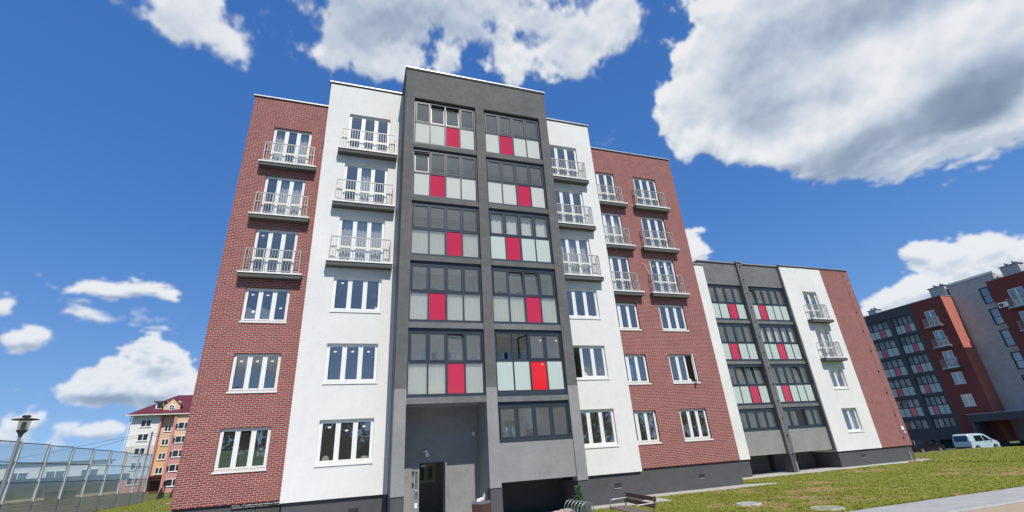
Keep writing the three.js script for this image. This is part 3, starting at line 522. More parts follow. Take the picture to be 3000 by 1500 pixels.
// entrance recess
part('recess_wall', [bx(P1, 7.93, 0, 4.02, ZW - 0.25, ZW - 0.06), bx(9.21, P2, 0, 4.02, ZW - 0.25, ZW - 0.06), bx(7.931, 9.209, 2.12, 4.02, ZW - 0.25, ZW - 0.06)], M.greyLight, A);
for (const x of [P2, P1 - 0.02]) part('recess_side', bx(x, x + 0.02, 0, 4.02, ZW - 0.059, ZG - 0.454), M.greyLight, A);
part('recess_ceiling', bx(P1, P2, 4.018, 4.048, ZW - 0.3, ZG - 0.41), M.greyLight, A);
part('hall_interior', [bx(7.5, 10.6, -0.05, 0.0, -1.6, ZW - 0.26), bx(7.5, 10.6, 2.6, 2.65, -1.6, ZW - 0.26), bx(7.4, 7.5, 0, 2.6, -1.6, ZW - 0.26), bx(10.5, 10.6, 0, 2.6, -1.6, ZW - 0.26), bx(7.5, 10.5, 0, 2.6, -1.7, -1.6)], M.insideWarm, A);
{
  const zd = ZW - 0.12, d = sub('entrance_door', A);
  part('door_frame', [bx(7.932, 7.985, 0, 2.06, zd - 0.05, zd + 0.05), bx(9.15, 9.208, 0, 2.06, zd - 0.05, zd + 0.05), bx(7.932, 9.208, 2.06, 2.118, zd - 0.05, zd + 0.05)], M.doorGrey, d);
  part('fixed_leaf', [bx(7.987, 8.08, 0.02, 2.05, zd - 0.03, zd + 0.03), bx(8.165, 8.235, 0.02, 2.05, zd - 0.03, zd + 0.03), bx(8.08, 8.165, 0.02, 1.22, zd - 0.03, zd + 0.03), bx(8.08, 8.165, 1.78, 2.05, zd - 0.03, zd + 0.03)], M.doorGrey, d);
  part('slit_pane', bx(8.08, 8.165, 1.22, 1.78, zd - 0.006, zd + 0.002), M.glassClear, d);
  part('intercom', [rbx(8.075, 8.185, 0.92, 1.18, zd + 0.03, zd + 0.05, 0.012)], M.steel, d);
  part('intercom_button', new THREE.CylinderGeometry(0.026, 0.026, 0.016, 20).rotateX(Math.PI / 2).translate(8.13, 1.05, zd + 0.056), M.black, d);
  part('notice', [bx(8.075, 8.18, 0.60, 0.76, zd + 0.031, zd + 0.036), bx(8.075, 8.18, 0.10, 0.42, zd + 0.031, zd + 0.036)], M.paper, d);
  for (const y of [1.30, 1.69]) part('hinge', bx(7.97, 8.03, y, y + 0.13, zd + 0.03, zd + 0.07), M.black, d);
  const lf = sub('open_leaf', d, [9.13, 0.02, zd + 0.04]); lf.rotation.y = 1.50;
  part('leaf_frame', [bx(-0.86, 0, 0, 2.03, -0.025, 0.025)], M.doorGrey, lf);
  part('leaf_glass', bx(-0.55, -0.30, 1.15, 1.85, 0.026, 0.032), M.glassClear, lf);
  part('pull_handle', [bar([-0.78, 0.75, 0.075], [-0.78, 1.35, 0.075], 0.014), bar([-0.78, 0.8, 0.02], [-0.78, 0.8, 0.075], 0.01), bar([-0.78, 1.3, 0.02], [-0.78, 1.3, 0.075], 0.01)], M.steel, lf);
  windowUnit(d, 'hall_window', 8.55, 9.35, 1.25, 2.0, -1.57, { n: 2 });
  part('stair_rail', [bar([8.35, 0, -0.6], [8.35, 0.95, -0.6], 0.02), bar([8.35, 0.95, -0.6], [9.3, 0.95, -0.6], 0.02), bar([9.3, 0, -0.6], [9.3, 0.95, -0.6], 0.02)], M.steel, d);
  part('door_closer', bx(8.30, 8.44, 1.93, 2.0, zd - 0.02, zd + 0.07), M.steel, d);
}
part('wall_lamp', [rbx(8.42, 8.51, 2.40, 2.50, ZW - 0.06, ZW - 0.01, 0.015)], M.paper, A);
part('wall_lamp', new THREE.SphereGeometry(0.075, 20, 12).scale(1, 1, 0.5).translate(8.525, 2.345, ZW - 0.05), M.paper, A);
part('camera_box', [rbx(8.31, 8.41, 2.43, 2.49, ZW - 0.06, ZW + 0.04, 0.02), bar([8.36, 2.46, ZW + 0.03], [8.36, 2.46, ZW + 0.06], 0.02)], M.insideWarm, A);
part('junction_box', rbx(10.26, 10.36, 2.94, 3.06, ZW - 0.06, ZW - 0.01, 0.015), M.paper, A);
// loose cable by a balcony
part('loose_cable', tube([[20.9, 11.75, 0.02], [21.0, 11.72, 0.06], [21.2, 11.3, 0.1], [21.25, 11.05, 0.12]], 0.012, 20, 6), M.paper, A);
// ------------------------------------------------------------------ ground, pavements
const groundY = (x, z) => -0.84 * sstep(57 - 22 * sstep(-7.2, -9.8, z), 64, x) - 0.7 * sstep(-45, -85, z) * sstep(20, -10, x) + 0.012 * (vn3(x * 0.6, 1, z * 0.6) - 0.5);
{
  const xs = [], zs = []; for (let x = -420; x <= 420; x += (x > -60 && x < 100 ? 2 : 20)) xs.push(x); for (let z = -420; z <= 200; z += (z > -110 && z < 40 ? 2 : 20)) zs.push(z);
  const pos = [], idx = []; zs.forEach((z) => xs.forEach((x) => pos.push(x, groundY(x, z), z))); const n = xs.length;
  for (let j = 0; j + 1 < zs.length; j++) for (let i = 0; i + 1 < n; i++) { const a = j * n + i; idx.push(a, a + n, a + 1, a + 1, a + n, a + n + 1); }
  const g = new THREE.BufferGeometry(); g.setAttribute('position', new THREE.Float32BufferAttribute(pos, 3)); g.setIndex(idx); g.computeVertexNormals(); struct('ground', uvm(g), M.grass);
}
const sheetY = (pts, y, h = 0.05) => { const s = new THREE.Shape(pts.map((p) => new THREE.Vector2(p[0], -p[1]))); return uvm(new THREE.ExtrudeGeometry(s, { depth: h, bevelEnabled: false }).rotateX(-Math.PI / 2).translate(0, y - h, 0)); };
const wob = (x0, z0, x1, z1, n, a) => { const L = []; for (let i = 0; i <= n; i++) { const t = i / n, x = x0 + (x1 - x0) * t, z = z0 + (z1 - z0) * t, w = a * (fbm(x * 1.3, 2, z * 1.3, 3) - 0.5); L.push([x + (Math.abs(z1 - z0) > Math.abs(x1 - x0) ? w : 0), z + (Math.abs(z1 - z0) > Math.abs(x1 - x0) ? 0 : w)]); } return L; };
// concrete apron round the buildings
struct('concrete_apron', sheetY([[XE, ZW - 0.2], ...wob(XE, 2.9, 18.3, 2.62, 18, 0.16), ...wob(18.55, 1.0, 26.2, 0.82, 30, 0.18), [24.4, -0.2], [17.5, -0.2]], 0.045), M.concrete);
struct('concrete_apron', sheetY([[24.6, -3.4], ...wob(24.9, -2.45, 42.6, -2.55, 60, 0.2), ...wob(44.2, -3.0, 44.0, -4.6, 4, 0.1), [42.6, -3.7], [35.7, -3.7], [35.7, -5.5], [28.5, -5.5], [28.5, -3.6]], 0.04), M.concrete);
struct('entrance_paving', sheetY([[-2, ZG - 1.6], [14.1, ZG - 1.6], ...wob(14.1, 4, 14.2, 9, 8, 0.1), [14.2, 26], [-2, 26]], 0.03), M.pave);
struct('pavement', sheetY([...wob(14.2, 9.15, 64, 9.45, 90, 0.10), [64, 10.95], [14.2, 10.95]], 0.03), M.pave);
for (let x = 14.2; x < 40; x += 1.0) { const k = struct('kerb', rbx(0.008, 0.992, -0.1, 0.05, 0, 0.15, 0.018), M.concrete); k.position.set(x, 0, 10.96); k.rotation.y = rr(-0.004, 0.004); }
struct('sandy_verge', sheetY([[14.2, 11.13], [64, 11.13], [64, 15.5], [14.2, 15.5]], 0.012), M.sand);
struct('car_park', sheetY([[66.5, -30], [80.6, -30], [80.6, 6], [66.5, 6]], -0.82, 0.04), M.asphalt);
struct('footpath', sheetY([[-10, -34.5], [0, -33], [0, -31.6], [-10, -33.2]], 0.02), M.concrete);

// ------------------------------------------------------------------ grass blades (uncountable)
function tuft(seedN, n, hgt) {
  const pos = [], nor = []; let s = seedN; const r = () => { s = (s * 16807) % 2147483647; return s / 2147483647; };
  for (let i = 0; i < n; i++) {
    const a = r() * 6.283, d = r() * 0.05, bx0 = Math.cos(a) * d, bz0 = Math.sin(a) * d, h = hgt * (0.5 + 0.7 * r()), le = h * (0.25 + 0.6 * r()), dir = r() * 6.283, w = 0.004 + 0.004 * r(), px = -Math.sin(dir) * w, pz = Math.cos(dir) * w;
    const m = [bx0 + Math.cos(dir) * le * 0.35, h * 0.62, bz0 + Math.sin(dir) * le * 0.35], t = [bx0 + Math.cos(dir) * le, h * 0.95, bz0 + Math.sin(dir) * le];
    const A1 = [bx0 - px, 0, bz0 - pz], A2 = [bx0 + px, 0, bz0 + pz], B1 = [m[0] - px * 0.8, m[1], m[2] - pz * 0.8], B2 = [m[0] + px * 0.8, m[1], m[2] + pz * 0.8];
    for (const v of [A1, A2, B1, B1, A2, B2, B1, B2, t]) { pos.push(...v); nor.push(0, 1, 0); }
  }
  const g = new THREE.BufferGeometry(); g.setAttribute('position', new THREE.Float32BufferAttribute(pos, 3)); g.setAttribute('normal', new THREE.Float32BufferAttribute(nor, 3)); return g;
}
const bladeMat = phys([1, 1, 1], 1, { transmission: 0.35, specularIntensity: 0.2, side: THREE.DoubleSide });
function lawn(name, n, pick, hgt, blades, big = 1) {
  const L = []; let guard = 0; while (L.length < n && guard++ < n * 6) { const p = pick(); if (p) L.push(p); }
  const im = new THREE.InstancedMesh(tuft(97 + n, blades, hgt), bladeMat, L.length), m = new THREE.Matrix4(), q = new THREE.Quaternion(), c = new THREE.Color(), up = new THREE.Vector3(0, 1, 0);
  L.forEach(([x, z], i) => {
    const a = fbm(x * 0.45, 4, z * 0.45, 4), b = vn3(x * 2.3, 9, z * 2.3), dry = sstep(0.54, 0.66, a * 0.75 + b * 0.25), s = big * rr(0.6, 1.25) * (1 - 0.45 * dry);
    m.compose(new THREE.Vector3(x, groundY(x, z) - 0.005, z), q.setFromAxisAngle(up, rr(0, 6.28)), new THREE.Vector3(s * 1.3, s, s * 1.3)); im.setMatrixAt(i, m);
    const k = rr(0.85, 1.35), d = clamp(dry * rr(0.6, 1.3)); c.setRGB(k * (0.262 + 0.22 * d), k * (0.282 + 0.08 * d), k * (0.030 + 0.13 * d)); im.setColorAt(i, c);
  });
  im.name = name; im.userData = { kind: 'stuff' }; scene.add(im); return im;
}
const onLawn = (x, z) => { if (z > 9.1) return false; if (x < 18.4) return z > 2.75 && x > 14.35; if (x < 25.6) return z > 1.05; if (x < 43.8) return z > -2.4; return true; };
lawn('lawn_grass', 80000, () => { const t = rnd(), x = 14.3 + 31 * t * (0.55 + 0.45 * t), z = rr(-2.6, 9.15); return onLawn(x, z) ? [x, z] : null; }, 0.07, 10);
lawn('lawn_grass', 34000, () => { const x = rr(40, 65.5), z = rr(-13, 9.1); return onLawn(x, z) ? [x, z] : null; }, 0.10, 9, 1.5);
lawn('verge_grass', 9000, () => { const x = rr(-13.5, 0.4), z = rr(-46, -12); return z > -34.6 && z < -31.4 && x > -10 ? null : [x, z]; }, 0.12, 8, 1.5);
// ------------------------------------------------------------------ four-storey building further along
const B2 = thing('apartment_building', 'four-storey block behind and right of the big one, white and brick with grey glazed loggias', 'building', [0, -0.13, 0]);
{
  const Z = -3.44, T2 = 14.05, TS = 13.69, base = 1.11, B = B2;
  part('plaster_wall', bx(24.6, 28.5, base, TS, Z - 0.42, Z), M.white, B);
  part('plaster_wall', bx(28.08, 28.5, base, TS, Z - 2.2, Z - 0.421), M.white, B);
  whitePart(B, 35.65, 39.746, base, T2, Z, [[37.19, 38.576]], 4, 2);
  brickPart(B, 39.746, 42.741, base, T2, Z, [], 0, 9, 0);
  part('side_wall', [bx(35.65, 36.0, base, T2, Z - 2.2, Z - 0.421), bx(42.34, 42.74, base, T2, Z - 10, Z - 0.421), bx(24.6, 42.74, base, T2, Z - 10.4, Z - 10.001), bx(24.6, 25, base, TS, Z - 10, Z - 0.421)], M.white, B);
  part('roof_slab', bx(25, 42.3, TS - 0.5, TS - 0.3, Z - 10, Z - 2.2), M.slab, B);
  part('roof_slab', bx(36.01, 42.3, TS - 0.501, TS - 0.301, Z - 2.2, Z - 0.421), M.slab, B);
  rooms(B, 36.01, 42.3, Z, 4); 
  for (let k = 0; k < 4; k++) { const y1 = HEAD + FL * k; if (k < 2) windowUnit(B, 'window', 37.19, 38.576, SILL + FL * k, y1, Z - REC - 0.05, { n: 2, sill: REC + 0.09 }); else { windowUnit(B, 'balcony_door', 37.19, 38.576, FLOOR + FL * k + 0.02, y1, Z - REC - 0.05, { n: 2, transom: 0.78 }); balcony(B, 36.8, 38.86, FLOOR + FL * k, Z, 36.88, 38.6, 0.42); } }
  for (const [x, k, w] of [[37.5, 3, 0.5], [38.2, 2, 0.6], [37.6, 1, 0.6], [38.3, 0, 0.5]]) part('curtain', drape(w, 1.6, 30, 0.03).translate(x, FLOOR + FL * k + 1.3, Z - REC - 0.25), M.curtain, B);
  // grey loggias
  const zg = Z - 0.16, g0 = 28.5, f0 = 31.6, f1 = 32.06, g1 = 35.2, gt = 14.02;
  part('pilaster', bx(f0, f1, 1.2, gt + 0.06, Z - 0.6, Z), M.greyMid, B); part('pilaster', bx(g1 + 0.33, 35.648, 1.2, gt, Z - 0.6, Z - 0.002), M.greyMid, B);
  part('plinth_pier', bx(f0 + 0.03, f1 - 0.01, -0.3, 1.2, Z - 0.6, Z - 0.02), M.plinth, B);
  for (const [a, b, n, reds] of [[g0, f0, 4, [2, 1, 2]], [f1, g1 + 0.33, 5, [1, 2, 1]]]) {
    part('parapet', bx(a, b, 12.36, gt, zg - 0.35, zg), M.greyMid, B);
    for (let j = 0; j < 3; j++) part('beam', bx(a, b, 3.97 + FL * j, 4.19 + FL * j, zg - 0.3, zg - 0.03), M.greyMid, B);
    for (let k = 1; k < 4; k++) glazing(B, a + 0.004, b - 0.004, 4.215 + FL * (k - 1), 3.965 + FL * k + (k === 3 ? -0.01 : 0), zg - 0.12, { cols: n, red: reds[k - 1], transom: 1.2, panel: M.frostedGreen, curtain: n === 5 && k === 2, open: n === 4 && k === 1 ? { 1: 'tilt', 2: 'tilt', 3: 'tilt' } : n === 5 && k === 3 ? { 0: 'tilt' } : n === 5 && k === 1 ? { 3: 'tilt' } : {} });
    glazing(B, a + 0.004, b - 0.004, 2.69, 3.965, zg - 0.12, { cols: n, noPanels: true, open: n === 5 ? { 2: 'left' } : {} });
    part('parapet_panel', bx(a, b, 1.26, 2.665, zg - 0.3, zg - 0.05), M.greyLight, B);
    part('loggia_floor', [0, 1, 2, 3, 4].map((j) => bx(a, b, 1.262 + FL * j - (j ? 0.02 : 0), 1.40 + FL * j, zg - 1.5, zg - 0.352)), M.loggia, B);
    const bh = []; for (let k = 0; k < 4; k++) bh.push([a + 0.5, a + 1.3, FLOOR + FL * k + 0.75, FLOOR + FL * k + 2.05], [a + 1.31, a + 2.0, FLOOR + FL * k + 0.1, FLOOR + FL * k + 2.05]);
    wallShape(a, b, 1.26, 12.6, zg - 1.5, 0.25, bh, [M.loggia, M.loggia], B, 'loggia_back_wall'); for (const [p, q, c, d] of bh) windowUnit(B, d - c > 1.6 ? 'loggia_door' : 'loggia_window', p, q, c, d, zg - 1.6, { n: 1 });
    rooms(B, a, b, zg - 1.4, 4, 3);
    part('undercroft_wall', bx(a, b, -0.3, 1.4, zg - 2.2, zg - 1.6), M.plinth, B);
  }
  part('loggia_side', [bx(28.5, 28.52, 1.4, 12.6, zg - 1.5, zg - 0.36), bx(f0 + 0.1, f0 + 0.36, 1.4, 12.6, zg - 1.5, Z - 0.61), bx(35.6, 35.645, 1.4, 12.6, zg - 1.5, Z - 0.61)], M.loggia, B);
  part('bay_side_wall', bx(28.3, 28.498, TS + 0.1, gt, zg - 2, zg), M.greyMid, B);
  part('coping', [bx(28.24, 31.52, gt + 0.03, gt + 0.12, zg - 2, zg + 0.08)], M.copingGrey, B);
  part('coping', [bx(31.55, 32.12, gt + 0.08, gt + 0.17, zg - 2, Z + 0.06)], M.copingGrey, B);
  part('coping', [bx(32.16, 35.54, gt + 0.03, gt + 0.12, zg - 2, zg + 0.08)], M.copingGrey, B);
  coping(B, 35.63, 42.741, T2 + 0.12, Z, Z - 2, 0.07, 0.1, M.copingGrey); part('coping_board', bx(35.65, 42.74, T2 + 0.002, T2 + 0.1, Z - 1, Z + 0.04), M.plinth, B);
  part('coping', bx(26, 28.58, TS + 0.002, TS + 0.09, Z - 1, Z + 0.07), M.copingGrey, B);
  part('plinth_wall', bx(24.6, 28.45, -0.3, base + 0.02, Z - 2.0, Z - 0.08), M.plinth, B); part('plinth_wall', bx(35.72, 42.66, -0.3, base + 0.02, Z - 2.5, Z - 0.08), M.plinth, B);
  part('floor_soffit', [bx(24.6, 28.5, base, base + 0.05, Z - 0.6, Z - 0.001), bx(35.66, 42.74, base, base + 0.05, Z - 0.6, Z - 0.001)], M.plinth, B);
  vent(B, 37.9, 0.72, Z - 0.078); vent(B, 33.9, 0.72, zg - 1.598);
  // lightning conductors with clips
  part('conductor', tube([[31.85, gt + 0.2, Z + 0.05], [31.83, 10, Z + 0.04], [31.84, 5, Z + 0.045], [31.85, 0.3, Z + 0.04]], 0.008, 40, 5), M.steel, B);
  for (let y = 1.2; y < 14; y += 1.05) part('clip', bx(31.81, 31.88, y, y + 0.06, Z, Z + 0.06), M.black, B);
  part('conductor', tube([[42.1, T2 + 0.25, Z + 0.08], [42.1, T2 - 0.3, Z + 0.05], [42.12, 8, Z + 0.04], [42.1, 0.2, Z + 0.03]], 0.009, 40, 5), M.steel, B);
  for (let y = 1.6; y < 13.8; y += 1.5) part('clip', bx(42.07, 42.14, y, y + 0.07, Z, Z + 0.07), M.black, B);
  part('ground_rod_cover', bx(42.2, 42.27, 0.05, 0.75, Z - 0.08, Z - 0.03), M.coping, B);
  part('ground_rod_cover', bx(31.9, 31.96, 0.05, 0.75, Z - 0.02, Z + 0.02), M.coping, B);
}
solo('address_plate', [rbx(42.22, 42.47, 1.98, 2.24, -3.425, -3.40, 0.006)], M.paper, 'white square plate on the brick end of the four-storey block', 'sign');
solo('address_plate', [rbx(42.40, 42.48, 1.74, 1.92, -3.425, -3.40, 0.006)], M.paper, 'narrow white plate just below the square plate on the brick', 'sign');
// ------------------------------------------------------------------ shaded building on the right, facing left; local x runs along world z
const C3 = thing('apartment_building', 'brick and grey block in shade at the right edge, behind the parked cars', 'building', [80.75, -0.95, 0], -Math.PI / 2);
{
  const B = C3, T = 19.25, b0 = 0.7;
  const H1 = holesFor([[-20.13, -18.85]], 6, 3);
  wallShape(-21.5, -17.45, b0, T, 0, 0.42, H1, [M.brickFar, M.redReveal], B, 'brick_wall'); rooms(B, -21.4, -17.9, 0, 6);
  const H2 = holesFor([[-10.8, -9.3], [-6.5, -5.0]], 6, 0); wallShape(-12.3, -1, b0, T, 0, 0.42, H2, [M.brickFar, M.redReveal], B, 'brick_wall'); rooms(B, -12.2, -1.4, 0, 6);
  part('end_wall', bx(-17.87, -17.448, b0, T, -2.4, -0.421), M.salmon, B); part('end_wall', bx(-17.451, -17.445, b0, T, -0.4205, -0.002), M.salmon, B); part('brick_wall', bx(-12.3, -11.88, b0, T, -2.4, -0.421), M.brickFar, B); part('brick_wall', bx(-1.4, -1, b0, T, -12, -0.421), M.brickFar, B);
  const SH = []; for (let k = 0; k < 6; k++) SH.push([-14.4, -13.35, 3.0 + FL * k + 0.08, 5.2 + FL * k + 0.02]);
  wallShape(-17.449, -12.301, b0, 20.6, -2.4, 0.42, SH, [M.lightGrey, M.lightGrey], B, 'stair_wall'); rooms(B, -17.4, -12.4, -2.4, 7, 3, 0);
  for (const [a, b, c, d] of SH) windowUnit(B, 'stair_window', a, b, c, d, -2.5, { n: 1, transom: 1.0, mat: M.alu, f: 0.07 });
  for (let k = 0; k < 6; k++) {
    const y1 = HEAD + FL * k;
    if (k < 3) windowUnit(B, 'window', -20.13, -18.85, SILL + FL * k, y1, -REC, { n: 2, sill: 0.17 }); else { windowUnit(B, 'balcony_door', -20.13, -18.85, FLOOR + FL * k + 0.02, y1, -REC, { n: 2, transom: 0.78 }); balcony(B, -20.5, -18.5, FLOOR + FL * k, 0, -20.4, -18.6, 0.5); }
    for (const x of [-10.8, -6.5]) { windowUnit(B, 'balcony_door', x, x + 1.5, FLOOR + FL * k + 0.02, y1, -REC, { n: 2, transom: 0.78 }); balcony(B, x - 0.4, x + 1.9, FLOOR + FL * k, 0, x - 0.3, x + 1.8, 0.5); }
  }
  // grey loggia columns
  const zg = -0.1, g = [[-28.45, -25.15], [-24.55, -21.85]];
  for (const [a, b] of [[-28.9, -28.45], [-25.15, -24.55], [-21.85, -21.501]]) part('pilaster', bx(a, b, b0, T - 0.1, -0.5, 0), M.plinth, B);
  part('parapet', bx(-28.45, -21.85, 18.0, T - 0.1, -0.5, -0.005), M.plinth, B); part('side_wall', [bx(-28.9, -28.5, b0, T - 0.1, -12, -0.5), bx(-28.9, -1.4, b0, T - 0.1, -12.4, -12)], M.lightGrey, B);
  part('roof_slab', bx(-28.4, -17.9, T - 0.9, T - 0.7, -12, -0.5), M.slab, B); part('roof_slab', bx(-11.85, -1.5, T - 0.9, T - 0.7, -12, -0.5), M.slab, B); part('roof_slab', bx(-17.44, -12.31, 20.0, 20.2, -9, -2.83), M.slab, B); part('side_wall', [bx(-17.44, -17.1, T - 0.7, 20.59, -9, -2.83), bx(-12.6, -12.31, T - 0.7, 20.59, -9, -2.83), bx(-17.1, -12.6, T - 0.7, 20.59, -9.3, -9)], M.lightGrey, B);
  const reds = [[2, 1, 2, 1, 2], [1, 1, 1, 2, 2]];
  g.forEach(([a, b], c) => {
    for (let j = 0; j < 5; j++) part('beam', bx(a, b, 4.02 + FL * j, 4.24 + FL * j, -0.4, -0.04), M.plinth, B);
    for (let k = 1; k < 6; k++) glazing(B, a + 0.004, b - 0.004, 4.27 + FL * (k - 1), 4.015 + FL * k - (k === 5 ? 0.02 : 0), -0.16, { cols: 4, red: reds[c][k - 1], panel: M.frostedGreen });
    glazing(B, a + 0.004, b - 0.004, 2.6, 4.015, -0.16, { cols: 4, noPanels: true }); part('parapet_panel', bx(a, b, 1.25, 2.575, -0.4, -0.05), M.plinth, B);
    part('loggia_floor', [0, 1, 2, 3, 4, 5].map((j) => bx(a, b, 1.25 + FL * j, 1.43 + FL * j, -1.6, -0.401)), M.loggia, B); part('loggia_back_wall', bx(a, b, 1.25, 18.1, -1.75, -1.6), M.loggia, B);
    for (let k = 0; k < 6; k++) part('curtain', drape(rr(0.5, 1.1), 1.7, 30, 0.03).translate(rr(a + 0.6, b - 0.7), FLOOR + FL * k + 1.2, -0.5), M.curtain, B);
  });
  part('undercroft_wall', bx(-28.4, -21.6, -0.2, 1.25, -2, -1.6), M.plinth, B);
  part('plinth_wall', [bx(-21.5, -17.5, -0.3, b0 + 0.01, -0.5, -0.06), bx(-12.25, -1.05, -0.3, b0 + 0.01, -0.5, -0.06), bx(-17.5, -12.25, -0.3, b0 + 0.01, -2.8, -2.46)], M.plinth, B);
  for (const q of [[-28.95, -17.4, T, -0.5, 0.06], [-12.36, -0.95, T + 0.002, -0.5, 0.06], [-17.5, -12.27, 20.6, -3, -2.33]]) part('coping', bx(q[0], q[1], q[2] - (q[0] < -28 ? 0 : 0), q[2] + 0.09, q[3], q[4]), M.copingGrey, B);
  part('coping', bx(-17.45, -17.38, T + 0.004, T + 0.088, -2.3, -0.5), M.coping, B);
  // roof shafts with metal cowls
  for (const [x0, x1, z0, z1, y0, y1] of [[-19.6, -17.7, -3.6, -2.2, T - 0.2, 20.95], [-11.4, -9.6, -3.6, -2.4, T - 0.2, 21.0], [-28.4, -27.2, -3, -1.8, T - 0.2, 20.3]]) {
    const s = sub('roof_shaft', B); part('shaft_wall', bx(x0, x1, y0, y1, z0, z1), M.lightGrey, s); part('shaft_cap', bx(x0 - 0.1, x1 + 0.1, y1, y1 + 0.07, z0 - 0.1, z1 + 0.1), M.plinth, s);
    for (const t of [0.3, 0.72]) part('cowl', [new THREE.CylinderGeometry(0.13, 0.13, 0.3, 14).translate(x0 + (x1 - x0) * t, y1 + 0.2, (z0 + z1) / 2), new THREE.SphereGeometry(0.22, 14, 8, 0, 7, 0, 1.6).translate(x0 + (x1 - x0) * t, y1 + 0.34, (z0 + z1) / 2)].map(uvm), M.coping, s);
  }
  // entrance canopy
  const c = sub('entrance_canopy', B); part('canopy_roof', bx(-18.9, -10.5, 3.15, 4.0, -2.3, 2.6), M.plinth, c); part('canopy_wall', bx(-18.9, -18.5, -0.2, 3.15, 0.02, 2.55), M.plinth, c); part('canopy_edge', bx(-18.95, -10.45, 4.0, 4.06, -2.3, 2.66), M.coping, c);
  part('canopy_lamp', bx(-18.93, -18.905, 2.55, 2.68, 1.7, 2.1), M.paper, c);
}
{ const a = thing('air_conditioner', 'white wall-mounted air conditioner beside the top balcony at the right edge', 'air conditioner', [80.75, 14.8, -11.6], -Math.PI / 2); part('case', rbx(-0.45, 0.45, 0, 0.6, 0.1, 0.42, 0.03), M.pvc, a); part('fan_grille', new THREE.CylinderGeometry(0.22, 0.22, 0.02, 24).rotateX(Math.PI / 2).translate(-0.14, 0.3, 0.425), M.black, a); part('fan_hub', new THREE.CylinderGeometry(0.06, 0.06, 0.03, 12).rotateX(Math.PI / 2).translate(-0.14, 0.3, 0.43), M.steel, a); for (const x of [-0.3, 0.3]) part('bracket', bx(x - 0.02, x + 0.02, -0.05, 0, 0, 0.42), M.steel, a); }
